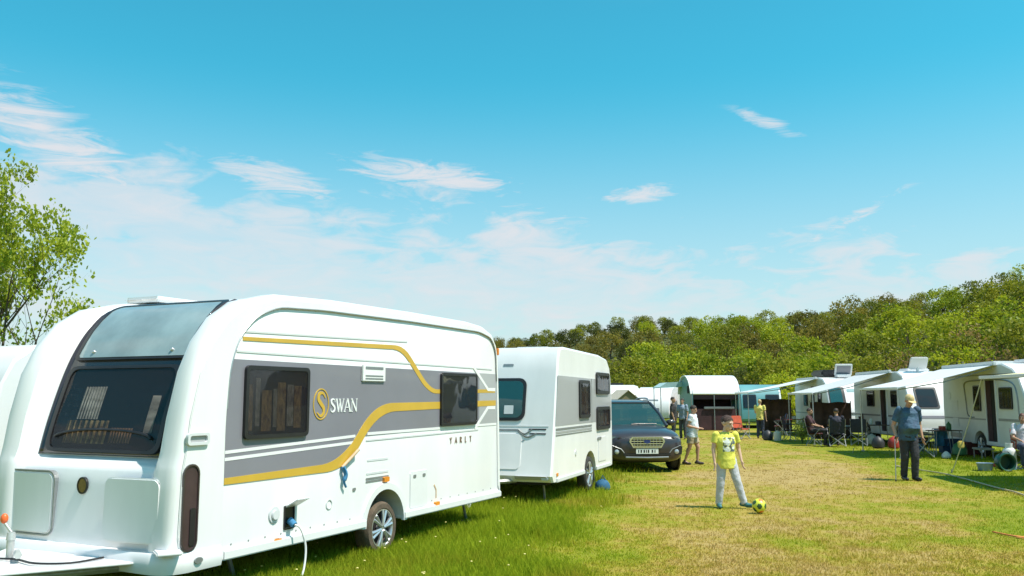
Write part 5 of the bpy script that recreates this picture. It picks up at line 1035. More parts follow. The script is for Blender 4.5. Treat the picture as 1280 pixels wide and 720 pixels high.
# ================================================================== CAMP FURNITURE AND SEATED CAMPERS
def camp_chair(label, loc, rz, cloth, group='folding camp chairs under the awnings', name='camp_chair'):
    r = empty(name, loc, rz, label, 'chair', group)
    q = MB(); n = 8; top = []; 
    for j in range(n + 1):
        for i in range(n + 1): x = -.25 + .5 * i / n; top.append((x, -.24 + .46 * j / n, .44 - .045 * math.cos(x / .25 * 1.5)))
    fs = [(j * (n + 1) + i, j * (n + 1) + i + 1, (j + 1) * (n + 1) + i + 1, (j + 1) * (n + 1) + i) for j in range(n) for i in range(n)]; N_ = len(top); q.add(top + [(a, b, c - .012) for a, b, c in top], fs + [tuple(N_ + k for k in f[::-1]) for f in fs]); q.build('seat', cloth, r, smooth=60)
    q = MB(); q.prism(rrect(0, 0, .54, .50, .06), (0, .24, .70), (1, 0, 0), (0, .22, .975), .012, 0); q.build('backrest', cloth, r, bevel=.004)
    for s in (-1, 1):
        q = MB(); q.tube([(s * .26, .17, .38), (s * .27, .30, .95)], .011, 6); q.build('back_post', GREYM, r)
        q = MB(); q.tube([(s * .27, -.25, .64), (s * .27, .25, .66)], .016, 6); q.build('armrest', BLACKP, r)
        q = MB(); q.tube([(s * .26, -.24, .02), (-s * .26, -.20, .44)], .011, 6); q.build('leg', GREYM, r); q = MB(); q.tube([(s * .26, .26, .02), (-s * .26, .20, .40)], .011, 6); q.build('leg', GREYM, r)
        q = MB(); q.tube([(s * .265, -.25, .02), (s * .265, .20, .42)], .011, 6); q.tube([(s * .265, .26, .02), (s * .265, -.25, .64)], .011, 6); q.build('side_frame', GREYM, r)
    return r
SEAT = dict(pelvis=(0, .12, .52), chest=(0, .20, .86), neck=(0, .18, 1.06), head=(0, .14, 1.18), shoulder_l=(.185, .19, 1.01), shoulder_r=(-.185, .19, 1.01), elbow_l=(.25, .02, .74), elbow_r=(-.25, .02, .74), wrist_l=(.14, -.18, .68), wrist_r=(-.14, -.18, .68),
            hip_l=(.09, .08, .52), hip_r=(-.09, .08, .52), knee_l=(.13, -.36, .54), knee_r=(-.13, -.36, .54), ankle_l=(.12, -.34, .10), ankle_r=(-.12, -.38, .10), toe_l=(.13, -.50, .04), toe_r=(-.13, -.54, .04))
def seated():
    DK = [pm('dark_plum_top', (.07, .03, .035), .85, 0, .25, 9), pm('dark_navy_top', (.03, .03, .05), .85, 0, .25, 9), pm('brown_top', (.12, .06, .04), .85, 0, .25, 9)]
    BL = pm('black_trouser_cloth', (.025, .025, .03)); SH = pm('dark_sandal', (.05, .035, .03)); CH = pm('dark_blue_chair_cloth', (.03, .035, .06), .85, 0, .25, 12, .2); CR = pm('maroon_chair_cloth', (.10, .025, .03), .85, 0, .25, 12, .2)
    G = 'people sitting under the middle awning'
    for i, (px, py, rz, c, m_, lab, cl) in enumerate(((1019, 557, 62, CR, DK[0], 'person in a plum top sitting under the middle awning facing the lane', 'maroon camp chair under the person in the plum top'),
                                               (1046, 558, 35, CH, DK[1], 'person in a navy top sitting with back turned under the middle awning', 'navy camp chair holding the person in the navy top'),
                                               )):
        p = at_h(px, py); camp_chair(cl, (p.x, p.y, 0), R(rz if i == 0 else 170), c); person(lab, (p.x, p.y, .0), R(rz if i == 0 else 170), SEAT, 1.72, SKIN, m_, BL, HAIR_D, SH, .45, vox=.016, group=G)
    p = at_h(1074, 557); camp_chair('navy camp chair next to the motorhome, back to the lane', (p.x, p.y, 0), R(160), CH)
    p = at_h(1082, 551); person('person in a brown top sitting close to the motorhome door', (p.x + .3, p.y + .3, .0), R(40), SEAT, 1.7, SKIN, DK[2], BL, HAIR_D, SH, .45, vox=.016, group=G); camp_chair('maroon camp chair close to the motorhome door', (p.x + .3, p.y + .3, 0), R(40), CR)
    # folding table
    p = at_h(1060, 553); t = empty('folding_table', (p.x, p.y, 0), R(20), 'low folding table between the camp chairs', 'table'); q = MB(); q.box((0, 0, .62), (.9, .55, .03)); q.build('table_top', PGREY, t, bevel=.008)
    for s in (-1, 1):
        for s2 in (-1, 1): q = MB(); q.tube([(s * .4, s2 * .23, 0), (-s * .3, s2 * .23, .61)], .012, 6); q.build('leg', GREYM, t)
    # red chair by the third awning
    for px, py, lab, m_, rz in ((927, 549, 'bright orange red camp chair in front of the awning tent', pm('orange_red_chair_cloth', (.48, .08, .035), .8, 0, .25, 9, .2), 30), (988, 551, 'small maroon camp chair by the open doorway under the third awning', CR, 60)):
        p = at_h(px, py); camp_chair(lab, (p.x, p.y, 0), R(rz), m_)
    # woman on a chair at the right edge
    x, y = 12.45, 21.55; camp_chair('pinkish red camp chair beside the white gas cylinder', (x, y, 0), R(-20), pm('pink_red_cloth', (.52, .16, .11), .85, 0, .2, 9))
    person('woman in a pale lilac top sitting beside the white gas cylinder', (x, y, 0), R(-20), SEAT, 1.66, SKIN, pm('lilac_white_top', (.66, .62, .68), .85, 0, .15, 9), pm('dark_denim', (.04, .05, .09), .85, 0, .2), pm('auburn_hair', (.09, .03, .018), .6, 0, .4, 50), SH, .4, vox=.012, long_hair=True, head_rot=(0, 0, R(-20)), group='people sitting at the right')
seated()

def props():
    # gas cylinder
    x, y = 12.02, 21.5; g = empty('gas_cylinder', (x, y, gz(x, y)), 0, 'white gas cylinder with a domed top on the grass', 'gas cylinder'); GW = pm('white_steel_paint', (.68, .70, .70), .4, 0, .12, 9)
    q = MB(); q.loft([oval((0, 0, z), r, r, 20) for r, z in ((.10, 0), (.135, .0), (.14, .04), (.15, .06), (.15, .40), (.135, .47), (.09, .51), (.05, .525))]); q.build('tank', GW, g, smooth=50)
    q = MB(); q.ring(circle(0, 0, .085), circle(0, 0, .07), (0, 0, .50), (1, 0, 0), (0, 1, 0), .12, 0); q.build('collar', GW, g); q = MB(); q.cyl((0, 0, .52), (0, 0, .59), .025, .02, 10); q.build('valve', GREYM, g)
    # dark green round container
    x, y = 11.60, 20.95; t = empty('round_tub', (x, y, gz(x, y)), 0, 'dark green round tub lying on its side by the gas cylinder', 'tub'); t.scale = (.85, .85, .85); GR = pm('dark_green_plastic', (.012, .07, .05), .35, 0, .2, 6)
    q = MB(); q.loft([[(r * math.cos(a), yy, .25 + r * math.sin(a)) for a in np.linspace(0, 2 * math.pi, 28, endpoint=False)] for r, yy in ((.20, .15), (.235, .14), (.25, .0), (.25, -.12), (.235, -.14), (.20, -.12), (.19, .10))]); q.build('tub_shell', GR, t, smooth=40)
    q = MB(); q.tube([(-.18, -.02, .43), (-.08, -.02, .53), (.08, -.02, .53), (.18, -.02, .43)], .012, 6); q.build('handle', BLACKP, t)
    # blue basin, red box, teal mat and dark crates under the awning
    x, y = 11.2, 21.1; q = MB(); q.loft([oval((0, 0, z), r, r * .9, 20) for r, z in ((.13, 0), (.15, .01), (.19, .17), (.20, .18), (.18, .17), (.14, .03))]); o = q.build('bucket', pm('blue_grey_plastic', (.20, .28, .40), .4, 0, .15), None, smooth=40); o.location = (x, y, gz(x, y)); tag(o, 'pale blue grey bucket to the left of the green tub', 'bucket')
    for (px, py, sx, sy, sz, col, nm, lab) in ((1253, 583, .42, .26, .09, (.30, .03, .05), 'cool_bag', 'low red bag lying in front of the green tub'), (1272, 586, .46, .34, .03, (.20, .45, .48), 'doormat', 'pale teal mat on the grass at the feet of the seated woman')):
        p = at_h(px, py); q = MB(); q.box((0, 0, sz / 2), (sx, sy, sz)); r_ = empty(nm, (p.x, p.y, gz(p.x, p.y)), R(12), lab, nm.replace('_', ' ')); q.build('bag_body' if nm == 'cool_bag' else 'mat_sheet', pm(nm + '_cloth', col, .8, 0, .25, 12, .2), r_, bevel=min(.02, sz * .4))
        if nm == 'cool_bag': q = MB(); q.tube([(-.12, 0, sz), (-.08, 0, sz + .09), (.08, 0, sz + .09), (.12, 0, sz)], .009, 6); q.build('handle', BLACKP, r_, smooth=60)
        else: q = MB(); q.ring(rect(-.2, .2, -.14, .14), rect(-.19, .19, -.13, .13), (0, 0, .03), (1, 0, 0), (0, 1, 0), .004, -.002); q.build('border', GREYP, r_)
    for (px, py, s, col, nm, lab) in ((1188, 566, (.62, .42, .40), (.02, .05, .11), 'storage_crate', 'dark navy storage crate against the side of the caravan with the open door'), (1130, 556, (.5, .4, .36), (.05, .03, .05), 'storage_crate', 'dark plum storage crate in the shade under the white awning'), (1216, 568, (.45, .4, .34), (.10, .02, .02), 'storage_crate', 'dark red storage crate beside the caravan doorstep')):
        p = at_h(px, py); r_ = empty(nm, (p.x, p.y, 0), R(-5), lab, 'crate'); m_ = pm(lab[:14].replace(' ', '_'), col, .5, 0, .2, 6)
        q = MB(); q.loft([[(sx * s[0] / 2 * f, sy * s[1] / 2 * f, z) for sx, sy in ((-1, -1), (1, -1), (1, 1), (-1, 1))] for f, z in ((.85, 0), (1, s[2]), (.94, s[2]), (.82, .03))]); q.build('tub', m_, r_)
        q = MB(); q.box((0, 0, s[2] + .015), (s[0] * 1.04, s[1] * 1.04, .035)); q.build('lid', m_, r_, bevel=.01)
        for sg in (-1, 1): q = MB(); q.box((sg * s[0] * .51, 0, s[2] * .8), (.03, s[1] * .35, .04)); q.build('handle', GREYM, r_)
    p = at_h(1183, 572); q = MB(); q.loft([oval((0, 0, z), r, r * .8, 14) for r, z in ((.08, 0), (.13, .03), (.12, .12), (.05, .19), (.02, .21))]); o = q.build('plastic_bag', pm('white_plastic', (.7, .7, .7), .4, 0, .15), None, smooth=60); o.location = (p.x, p.y, gz(p.x, p.y)); tag(o, 'small white plastic bag beside the navy crate', 'bag')
    # blue towel hanging off the crate
    p = at_h(1180, 566); r_ = empty('towel', (p.x - .15, p.y - .15, 0), R(0), 'blue towel drying on a small rack beside the navy crate', 'towel')
    q = MB(); n = 14; a = [(-.2 + .4 * i / n, -.03 * math.sin(i * .9), .74) for i in range(n + 1)]; c = [(-.21 + .42 * i / n, -.05 - .035 * math.sin(i * .9 + .3), .22) for i in range(n + 1)]; q.add(a + c, [(i, i + 1, n + 2 + i, n + 1 + i) for i in range(n)]); o = q.build('cloth', BLUEP, r_, smooth=180); o.modifiers.new('t', 'SOLIDIFY').thickness = .008
    q = MB()
    for s in (-1, 1): q.tube([(s * .24, 0, .75), (s * .24, -.14, 0)], .009, 6); q.tube([(s * .24, 0, .75), (s * .24, .14, 0)], .009, 6)
    q.tube([(-.24, 0, .75), (.24, 0, .75)], .009, 6); q.build('rack', GREYM, r_)
    # the pale hose lying across the grass, the orange strap in the foreground
    P = [at_h(*a) for a in ((1120, 583), (1150, 588), (1185, 593), (1215, 601), (1250, 611), (1290, 623), (1330, 640))]; q = MB(); q.tube([(a, b, gz(a, b) + .028) for a, b, _ in smooth_path([tuple(p) for p in P], 8)], .016, 6)
    tag(q.build('hose', pm('tan_hose', (.56, .44, .28), .6, 0, .2, 12), None, smooth=60), 'tan water hose lying across the grass below the guy rope', 'hose')
    P = [at_h(*a) for a in ((1242, 665), (1256, 668), (1272, 671), (1300, 674))]; pp = smooth_path([tuple(p) for p in P], 6); q = MB()
    q.loft([[(a, b - .05, gz(a, b) + .014), (a, b - .03, gz(a, b) + .03), (a, b + .03, gz(a, b) + .034), (a, b + .05, gz(a, b) + .014)] for a, b, _ in pp]); tag(q.build('strap', pm('faded_orange_webbing', (.62, .22, .05), .8, 0, .3, 12), None, smooth=40), 'faded orange strap lying flat on the dry grass', 'strap')
    # small leafy plant under the middle awning's pole
    p = at_h(1003, 554); pl = empty('shrub', (p.x, p.y, 0), 0, 'young yellow green shrub on the grass beside the middle awning', 'shrub'); r1 = random.Random(4); lf = MB(); stm = MB()
    for k in range(14):
        a = r1.uniform(0, 6.28); l = r1.uniform(.45, 1.05); e = Vector((math.cos(a) * l * .32, math.sin(a) * l * .32, l)); stm.tube([(0, 0, 0), e * .5 + Vector((0, 0, .05)), e], [.012, .008, .004], 5)
        for j in range(34):
            c = e * r1.uniform(.3, 1.05) + Vector((r1.gauss(0, .07), r1.gauss(0, .07), r1.gauss(0, .05))); d = Vector((r1.gauss(0, 1), r1.gauss(0, 1), r1.gauss(.3, .8))).normalized(); s_ = d.orthogonal().normalized() * .025; d = d * .055
            lf.add([c, c + d * .5 + s_, c + d, c + d * .5 - s_], [(0, 1, 2, 3)])
    lf.build('foliage', leaf_mat('yellow_green_leaf', (.22, .26, .03), (.42, .42, .06), 3), pl, fix=False); stm.build('stems', pm('green_stem', (.12, .14, .04), .7), pl)
props()

def pitch_clutter():
    """canvas sheets added for darkness, tables, boxes and bags that fill the shade under the awnings"""
    rd = random.Random(9)
    def wall(lab, a, b, z0, z1, m_):  # upright dark sheets, added to darken the area under the awnings
        p, q_ = Vector((a[0], a[1], 0)), Vector((b[0], b[1], 0)); d = (q_ - p); L_ = d.length; rz = math.atan2(d.y, d.x); r = empty('darkener', p, rz, lab, 'darkener', 'added canvas darkeners under the awnings'); n = 16
        top = [(L_ * i / n, .03 * math.sin(i * 1.1), z1 + .02 * math.sin(i * .7)) for i in range(n + 1)]; bot = [(L_ * i / n, .04 * math.sin(i * 1.1 + .4), z0) for i in range(n + 1)]; mb = MB(); mb.add(top + bot, [(i, i + 1, n + 2 + i, n + 1 + i) for i in range(n)]); o = mb.build('canvas', m_, r, smooth=180); o.modifiers.new('t', 'SOLIDIFY').thickness = .01
        for u in (0, L_): k = MB(); k.cyl((u, 0, 0), (u, 0, z1 + .05), .018, None, 8); k.build('pole', GREYM, r)
    wall('added dusky brown canvas windbreak at the far end of the middle awning', (11.9, 35.3), (13.6, 35.5), .05, 1.5, pm('dusky_brown_canvas', (.12, .07, .06), .85, 0, .4, 3, .2))
    wall('added dusky brown canvas windbreak at the far end of the third awning', (12.0, 42.9), (13.6, 43.1), .05, 1.6, pm('dusky_brown_canvas', (.12, .07, .06)))
    def table(lab, x, y, rz, cloth, sx=1.0, sy=.6, h=.7):
        t = empty('camp_table', (x, y, 0), R(rz), lab, 'table', 'camp tables under the awnings'); q = MB(); q.box((0, 0, h), (sx, sy, .03)); q.build('table_top', cloth, t, bevel=.006)
        for a in (-1, 1):
            for b in (-1, 1): q = MB(); q.tube([(a * sx * .44, b * sy * .42, 0), (a * sx * .40, b * sy * .42, h)], .012, 6); q.build('leg', GREYM, t)
        return t
    def item(nm, lab, x, y, z, prof, m_, cat, grp='things lying about on the pitches', n=14):
        q = MB(); q.loft([oval((0, 0, zz), r, r, n) for r, zz in prof]); o = q.build(nm, m_, None, smooth=40); o.location = (x, y, z); tag(o, lab, cat, grp); return o
    DB = pm('dark_brown_laminate', (.10, .06, .04), .5, 0, .2, 6); CHK = pm('red_table_cloth', (.30, .05, .05), .8, 0, .3, 12)
    table('brown camp table beside the door of the middle motorhome', 13.1, 32.2, 5, DB); table('red topped camp table in the third awning', 12.6, 40.3, 5, CHK); table('brown camp table against the wide awning caravan', 13.15, 27.0, 4, DB, .9, .5)
    PL = [pm('blue_plastic', (.04, .12, .30), .4), pm('red_plastic', (.35, .04, .03), .4), pm('cream_plastic', (.55, .50, .40), .5), pm('dark_plastic', (.03, .03, .035), .5), pm('green_plastic', (.05, .18, .07), .4)]
    jug = ((.06, 0), (.075, .01), (.075, .16), (.05, .20), (.025, .22), (.025, .25)); pot = ((.08, 0), (.10, .01), (.10, .11), (.105, .115), (.02, .13))
    for nm, lab, x, y, z, pr, m_, cat in (('jug', 'cream jug on the brown table by the middle motorhome', 13.0, 32.1, .715, jug, PL[2], 'jug'), ('pot', 'dark pot on the brown table by the middle motorhome', 13.35, 32.3, .715, pot, PL[3], 'pot'), ('jug', 'blue jug on the red topped table', 12.5, 40.3, .715, jug, PL[0], 'jug'), ('pot', 'cream pot on the red topped table', 12.8, 40.2, .715, pot, PL[2], 'pot'),
            ('pot', 'red pot on the brown table by the wide awning caravan', 13.1, 27.0, .715, pot, PL[1], 'pot'), ('jug', 'green jug on the brown table by the wide awning caravan', 13.35, 27.1, .715, jug, PL[4], 'jug')): item(nm, lab, x, y, z, pr, m_, cat)
    can = ((.13, 0), (.15, .01), (.15, .30), (.13, .34), (.05, .36), (.05, .40)); bag = ((.14, 0), (.20, .03), (.21, .18), (.15, .32), (.05, .38), (.02, .40))
    for nm, lab, px, py, pr, m_, cat in (('water_can', 'blue water can on the ground under the wide awning', 1150, 563, can, PL[0], 'water can'), ('holdall', 'dark holdall on the ground by the middle awning pole', 1098, 560, bag, PL[3], 'bag'), ('holdall', 'cream holdall under the table of the middle motorhome', 1090, 556, bag, PL[2], 'bag'), ('holdall', 'red holdall in the shade of the wide awning', 1118, 560, bag, PL[1], 'bag'), ('water_can', 'cream water can beside the third awning chairs', 972, 551, can, PL[2], 'water can'), ('holdall', 'dark holdall beside the third awning doorway', 960, 550, bag, PL[3], 'bag'), ('holdall', 'green holdall beside the caravan doorstep', 1200, 569, bag, PL[4], 'bag')):
        p = at_h(px, py); item(nm, lab, min(p.x, 13.5), p.y, 0, pr, m_, cat)
    CH = pm('dark_blue_chair_cloth', (.03, .035, .06)); CR = pm('maroon_chair_cloth', (.10, .025, .03))
    camp_chair('maroon camp chair beside the brown table of the wide awning', (12.4, 27.2, 0), R(80), CR); camp_chair('empty navy camp chair behind the man with the stick', (11.9, 25.6, 0), R(60), CH); camp_chair('maroon camp chair at the red topped table', (12.0, 39.6, 0), R(-100), CR)
    # coiled lead and pegs
    for k, (x, y) in enumerate(((10.98, 24.4), (10.98, 27.9), (11.2, 31.6))):
        q = MB(); q.tube([(0, 0, -.1), (.02, -.04, .12), (.05, -.05, .10)], .010, 6); o = q.build('tent_peg', GREYM, None); o.location = (x - .3, y, 0); tag(o, 'steel tent peg in the grass along the awning poles', 'peg', 'steel pegs by the awning poles')
pitch_clutter()
# ================================================================== TREES
def np_mesh(name, V, quads, mat, parent=None, tris=None):
    """fast mesh from arrays: V (n,3), quads (m,4), tris (k,3)"""
    me = bpy.data.meshes.new(name); me.vertices.add(len(V)); me.vertices.foreach_set('co', np.asarray(V, np.float32).ravel())
    loops = []; starts = []; tot = 0
    for arr in (quads, tris):
        if arr is None or len(arr) == 0: continue
        a = np.asarray(arr, np.int32); loops.append(a.ravel()); starts.append(tot + np.arange(len(a), dtype=np.int32) * a.shape[1]); tot += a.size
    loops = np.concatenate(loops); starts = np.concatenate(starts); me.loops.add(len(loops)); me.loops.foreach_set('vertex_index', loops); me.polygons.add(len(starts)); me.polygons.foreach_set('loop_start', starts)
    me.update(calc_edges=True); me.validate(); me.materials.append(mat)
    return link(bpy.data.objects.new(name, me), parent)
def leaves(C, D, size, rng, aspect=.55):
    """one kite-shaped leaf per centre C, along direction D"""
    n = len(C); D = D / (np.linalg.norm(D, axis=1, keepdims=True) + 1e-9); S = np.cross(D, rng.normal(size=(n, 3))); S /= np.linalg.norm(S, axis=1, keepdims=True) + 1e-9
    L = (size * rng.uniform(.6, 1.35, n))[:, None]; Wd = L * aspect / 2
    V = np.stack([C - D * L * .5, C - D * L * .05 + S * Wd, C + D * L * .5, C - D * L * .05 - S * Wd], 1).reshape(-1, 3)
    return V, np.arange(4 * n).reshape(n, 4)
def crown_pts(rng, n_blob, per, rx, rz, zc, blob, up=.25, low=-.8):
    cs = []
    while len(cs) < n_blob:
        p = rng.normal(size=3); p /= np.linalg.norm(p); r = rng.uniform(.45, 1.0) ** .6
        if p[2] < low: continue
        cs.append((p[0] * rx * r * rng.uniform(.8, 1.15), p[1] * rx * r, zc + p[2] * rz * r))
    C, D = [], []
    for c in cs:
        q = rng.normal(size=(per, 3)); q /= np.linalg.norm(q, axis=1, keepdims=True); b = blob * rng.uniform(.6, 1.3); rad = b * rng.uniform(.35, 1.0, (per, 1)) ** .5
        C.append(np.array(c) + q * rad * np.array([1, 1, .8])); D.append(q * .6 + rng.normal(size=(per, 3)) * .8 + np.array([0, 0, up]))
    return np.array(cs), np.concatenate(C), np.concatenate(D)
BARK = pm('grey_brown_bark', (.10, .075, .055), .9, 0, .35, 9, .5, stretch=(1, 1, .25)); BARK2 = pm('pale_bark', (.20, .165, .13), .9, 0, .3, 9, .4, stretch=(1, 1, .25))
def limbs(mb, cs, h0, r0, rng, n=9):
    mb.tube([(0, 0, -.4), (.03, .02, h0 * .5), (.05, -.03, h0), (0, 0, h0 * 1.5)], [r0 * 1.3, r0, r0 * .8, r0 * .4], 7)
    for c in cs[:: max(1, len(cs) // n)]:
        z = h0 * rng.uniform(.7, 1.4); a = Vector((.03, -.02, z)); c = Vector(c); mb.tube([a, a.lerp(c, .5) + Vector((0, 0, .2)), c], [r0 * .45, r0 * .3, r0 * .1], 5)
KINDS_ = {  # name: (leaf colours), label, bark, crown height, radius, leaf size, density
    'bright': (((.18, .235, .012), (.43, .45, .022)), 'bright green broadleaf tree', BARK),
    'mid': (((.135, .155, .013), (.30, .30, .024)), 'mid green leafy tree', BARK),
    'olive': (((.14, .12, .02), (.29, .24, .035)), 'olive green dusty tree', BARK),
    'dark': (((.04, .05, .012), (.115, .125, .022)), 'dark round evergreen oak', BARK),
    'brown': (((.17, .11, .04), (.33, .225, .07)), 'brownish half bare tree', BARK2)}
def zone_of(px, ri):
    z = ' at the hill foot' if ri <= 1 else (' halfway up the hill' if ri <= 7 else ' on the hill ridge')
    return z + (' behind the angular caravan' if px < 790 else ' behind the awning tent' if px < 950 else ' behind the two motorhomes' if px < 1130 else ' behind the caravan with the open door')
def make_trees():
    rng = np.random.default_rng(21); protos = {}
    for nm, (cc, lab, bark) in KINDS_.items():
        lm = leaf_mat(nm + '_tree_leaf', cc[0], cc[1], .35, .45); protos[nm] = []
        for v in range(3):
            if nm == 'dark': nb, per, rx, rz, zc, bl, sz = 34, 75, 2.1, 1.5, 3.1, .75, .24
            elif nm == 'brown': nb, per, rx, rz, zc, bl, sz = 34, 30, 1.7, 2.0, 3.3, .75, .22
            else: nb, per, rx, rz, zc, bl, sz = 36, 62, 1.9, 2.0, 3.3, .78, .26
            cs, C, D = crown_pts(rng, nb, per, rx * rng.uniform(.9, 1.1), rz * rng.uniform(.9, 1.1), zc, bl)
            V, Q = leaves(C, D, sz, rng)
            t = MB(); limbs(t, cs, 1.5, .13, rng); to = t.build('trunk', bark, None, smooth=60); co = np_mesh('crown', V, Q, lm)
            protos[nm].append((to.data, co.data)); bpy.data.objects.remove(to); bpy.data.objects.remove(co)
    rows = [(-.01, 3.4), (.03, 3.6), (.085, 3.8), (.16, 4.2), (.25, 4.8), (.36, 5.2), (.48, 5.6), (.62, 6.0), (.76, 6.2), (.90, 6.0), (1.02, 5.2)]; cnt = 0
    for ri, (s, gap) in enumerate(rows):
        t = -.13 - rng.uniform(0, .03)
        while t < .68:
            e, r = np.interp(t, T_TAB, EDGE), np.interp(t, T_TAB, RIDGE); y = e + (s + rng.uniform(-.02, .02)) * (r - e) + rng.uniform(-.8, .8); x = t * y
            px = 640 + 1095 * t; far = y > 120
            nz = mnoise.noise((x * .03, y * .03, 7))
            if px < 800 and ri > 1: w = dict(dark=.36, olive=.42, mid=.20, brown=.02)
            elif ri <= 2: w = dict(bright=.46 if px < 1000 else .30, mid=.26, olive=.14, brown=.02 if px < 1000 else .16, dark=.08)
            elif px > 1000: w = dict(bright=.55 + nz * .3, mid=.28, olive=.10, brown=.07, dark=.03)
            else: w = dict(bright=.55 + nz * .3, mid=.32, olive=.10, brown=.03, dark=.05)
            if ri >= 8: w = dict(dark=.35, mid=.3, olive=.35) if px < 860 else dict(mid=.48, bright=.38, olive=.12, dark=.04)
            ks = list(w); pr = np.clip(np.array([w[q] for q in ks]), .01, None); nm = ks[rng.choice(len(ks), p=pr / pr.sum())]
            tm, cm = protos[nm][rng.integers(3)]; sc = rng.uniform(.80, 1.15) * (.95 if ri < 8 else .82) * (.95 if far else 1)
            if ri == 0: sc *= .78
            o = empty('tree', (x, y, hill_at(x, y) - .25), rng.uniform(0, 6.28), KINDS_[nm][1] + zone_of(px, ri), 'tree', 'trees on the wooded hill'); o.scale = (sc * rng.uniform(.95, 1.25), sc * rng.uniform(.95, 1.25), sc * rng.uniform(.9, 1.15))
            link(bpy.data.objects.new('trunk', tm), o); link(bpy.data.objects.new('crown', cm), o); cnt += 1
            t += gap * .88 * rng.uniform(.75, 1.3) / y
    # scrub that closes the gaps between the trunks
    n = 50000; tt = rng.uniform(-.32, .76, n); s = rng.uniform(-.015, 1.05, n) ** 1.0; e, r = np.interp(tt, T_TAB, EDGE), np.interp(tt, T_TAB, RIDGE); y = e + s * (r - e); x = tt * y
    z = np.array([hill_at(a, b) for a, b in zip(x, y)]); hh = rng.uniform(0, 1, n) ** 1.3 * (1.6 + .9 * np.sin(x * .6) * np.cos(y * .5)); C = np.stack([x, y, np.maximum(z, -.05) + hh], 1)
    V, Q = leaves(C, rng.normal(size=(n, 3)) + np.array([0, 0, .3]), .42, rng, .7)
    tag(np_mesh('undergrowth', V, Q, leaf_mat('scrub_leaf', (.08, .075, .014), (.21, .17, .028), .15)), 'dense green scrub covering the hill between the trees', 'undergrowth', kind='stuff')
    return cnt
make_trees()

def left_tree():
    """tall loose spring tree behind the big caravan: real branching, sparse fresh leaves"""
    rd = random.Random(11); rng = np.random.default_rng(5); base = (-13.15, 22.6, 0)
    root = empty('tree', base, 0, 'tall slender tree with sparse fresh leaves behind the left caravans', 'tree'); br = MB(); tips = []
    def grow(p, d, ln, r, lvl):
        pts = [p]; rr = [r]; n = 5 if lvl < 2 else 3
        for k in range(n):
            d = (d + Vector((rd.gauss(0, .10), rd.gauss(0, .10), rd.gauss(.05, .06)))).normalized(); p = p + d * ln / n; pts.append(p); rr.append(r * (1 - .62 * (k + 1) / n))
            if lvl < 4 and k >= (1 if lvl else 2):
                for _ in range(2 if lvl < 3 else 1):
                    a = Vector((rd.gauss(0, 1), rd.gauss(0, 1), rd.uniform(-.1, .9))).normalized(); grow(p, (d * .55 + a * .75).normalized(), ln * rd.uniform(.42, .62), rr[-1] * .62, lvl + 1)
            if lvl >= 2: tips.append((p, lvl))
        br.tube(pts, rr, 7 if lvl < 2 else (5 if lvl < 3 else 3), caps=False); tips.append((p, lvl + 1))
    grow(Vector((.02, 0, -.2)), Vector((.02, 0, 1)), 5.2, .17, 0); grow(Vector((.1, 0, .6)), Vector((.50, -.15, .9)), 3.8, .11, 1); grow(Vector((.05, .05, .9)), Vector((-.45, .1, .95)), 3.4, .08, 1); grow(Vector((.0, 0, 3.2)), Vector((.12, .1, 1)), 3.0, .06, 1)
    root.scale = (.60, .60, .82)
    br.build('trunk', BARK, root, smooth=60, fix=False)
    C = []
    for p, l in tips:
        k = 3.6 if l >= 4 else 1.2
        g = mnoise.noise((p.x * .8, p.y * .8, p.z * .8 + 3))
        for _ in range(int(k * max(.08, .75 + 4.2 * g + .22 * p.x) + .5)): C.append((p.x + rd.gauss(0, .14), p.y + rd.gauss(0, .14), p.z + rd.gauss(.02, .13)))
    C = np.array(C); V, Q = leaves(C, rng.normal(size=C.shape) + np.array([0, 0, .2]), .16, rng, .7)
    np_mesh('crown', V, Q, leaf_mat('spring_leaf', (.15, .20, .016), (.36, .42, .035), 1.2, .5), root)
left_tree()

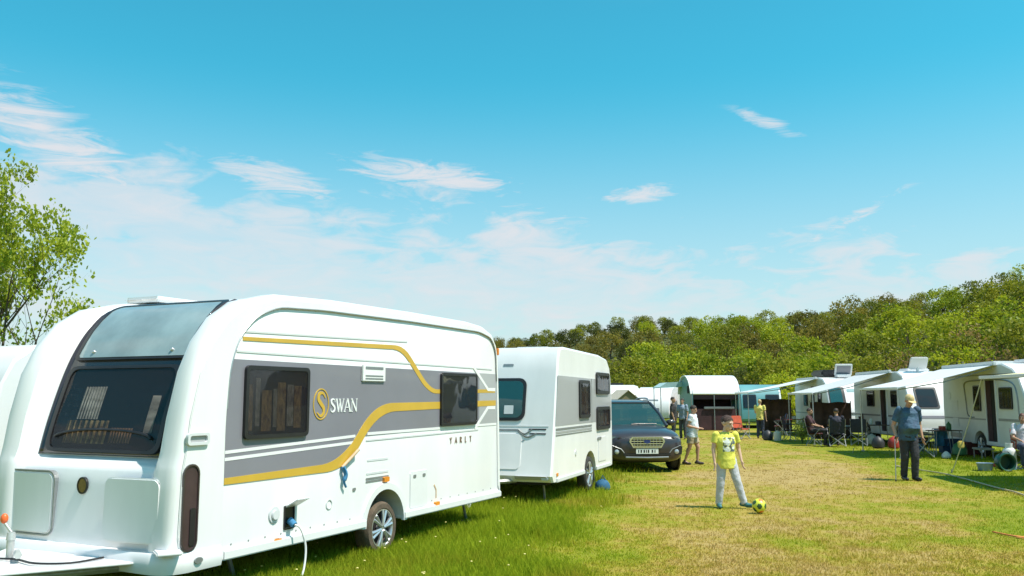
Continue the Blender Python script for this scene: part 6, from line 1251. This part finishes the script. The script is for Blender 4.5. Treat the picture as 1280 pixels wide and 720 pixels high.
# ================================================================== GRASS
def lane_side(x, y): return x - (.235 * y - 1.95)
def grass():
    rng = np.random.default_rng(3)
    def tufts(n, z0, z1, t0, t1, lush):
        iz = rng.uniform(1 / z1, 1 / z0, n); y = 1 / iz; x = rng.uniform(t0, t1, n) * y; return x, y
    def blades(x, y, per, hmin, hmax, wd, spread, lean=.5):
        n = len(x); X = np.repeat(x, per) + rng.normal(0, spread, n * per); Y = np.repeat(y, per) + rng.normal(0, spread, n * per); m = n * per
        Z = np.array([bumpz(a, b) for a, b in zip(x, y)]).repeat(per) - .025
        H = np.repeat(rng.uniform(.7, 1.25, n) * 1.0, per) * rng.uniform(hmin, hmax, m) if np.isscalar(hmin) else np.repeat(hmin, per) * rng.uniform(.5, 1.2, m)
        a = rng.uniform(0, 2 * np.pi, m); ln = H * rng.uniform(.1, lean, m); dx, dy = np.cos(a) * ln, np.sin(a) * ln; b = rng.uniform(0, 2 * np.pi, m); w = wd * rng.uniform(.6, 1.3, m) * np.repeat(np.maximum(1, y / 14), per); wx, wy = np.cos(b) * w / 2, np.sin(b) * w / 2
        V = np.empty((m, 5, 3)); V[:, 0] = np.stack([X - wx, Y - wy, Z], 1); V[:, 1] = np.stack([X + wx, Y + wy, Z], 1); V[:, 2] = np.stack([X + dx * .4 + wx * .8, Y + dy * .4 + wy * .8, Z + H * .6], 1); V[:, 3] = np.stack([X + dx * .4 - wx * .8, Y + dy * .4 - wy * .8, Z + H * .6], 1); V[:, 4] = np.stack([X + dx, Y + dy, Z + H], 1)
        k = np.arange(m) * 5; return V.reshape(-1, 3), np.stack([k, k + 1, k + 2, k + 3], 1), np.stack([k + 3, k + 2, k + 4], 1)
    # short turf of the lane
    x, y = tufts(66000, 5.8, 42, -.62, .66, False); V, Q, T = blades(x, y, 6, .015, .040, .0085, .05, 1.3)
    o = np_mesh('turf', V, Q, BLADE, None, T); tag(o, 'short half dry turf covering the lane', 'grass', kind='stuff')
    # longer grass along the parked caravans and the pitches on the right
    x, y = tufts(112000, 5.8, 40, -.64, .66, True); ls = lane_side(x, y); rs = x - (.16 * y + 5.2); nz = np.array([mnoise.noise((a * .9, b * .9, 3)) for a, b in zip(x, y)])
    left = np.clip((.55 - ls + nz * .7) / 1.3, 0, 1); right = np.clip((rs + nz * 1.0) / 2.5, 0, 1) * .5; Hh = .045 + .13 * left * (.6 + .6 * np.clip(nz + .4, 0, 1)) + .05 * right; keep = (left > .15) | (right > .2); keep &= rng.uniform(0, 1, len(x)) < np.clip(left + right, .2, 1)
    x, y, Hh = x[keep], y[keep], Hh[keep]; V, Q, T = blades(x, y, 6, Hh, None, .008, .045, .7)
    o = np_mesh('long_grass', V, Q, BLADE, None, T); tag(o, 'longer lush grass along the parked caravans', 'grass', kind='stuff')
    # small meadow flowers
    sel = rng.choice(len(x), 260, replace=False); F_ = MB()
    for i in sel:
        if lane_side(x[i], y[i]) > .3: continue
        c = (x[i], y[i], bumpz(x[i], y[i]) + Hh[i] * .95); F_.loft([oval((c[0], c[1], c[2]), .004, .004, 6), oval((c[0], c[1], c[2] + .006), .012, .012, 6), oval((c[0], c[1], c[2] + .011), .007, .007, 6)])
    tag(F_.build('meadow_flowers', pm('pale_yellow_petal', (.72, .62, .22), .7, 0, .3, 30), None), 'tiny pale meadow flowers in the long grass', 'flowers', kind='stuff')
grass()
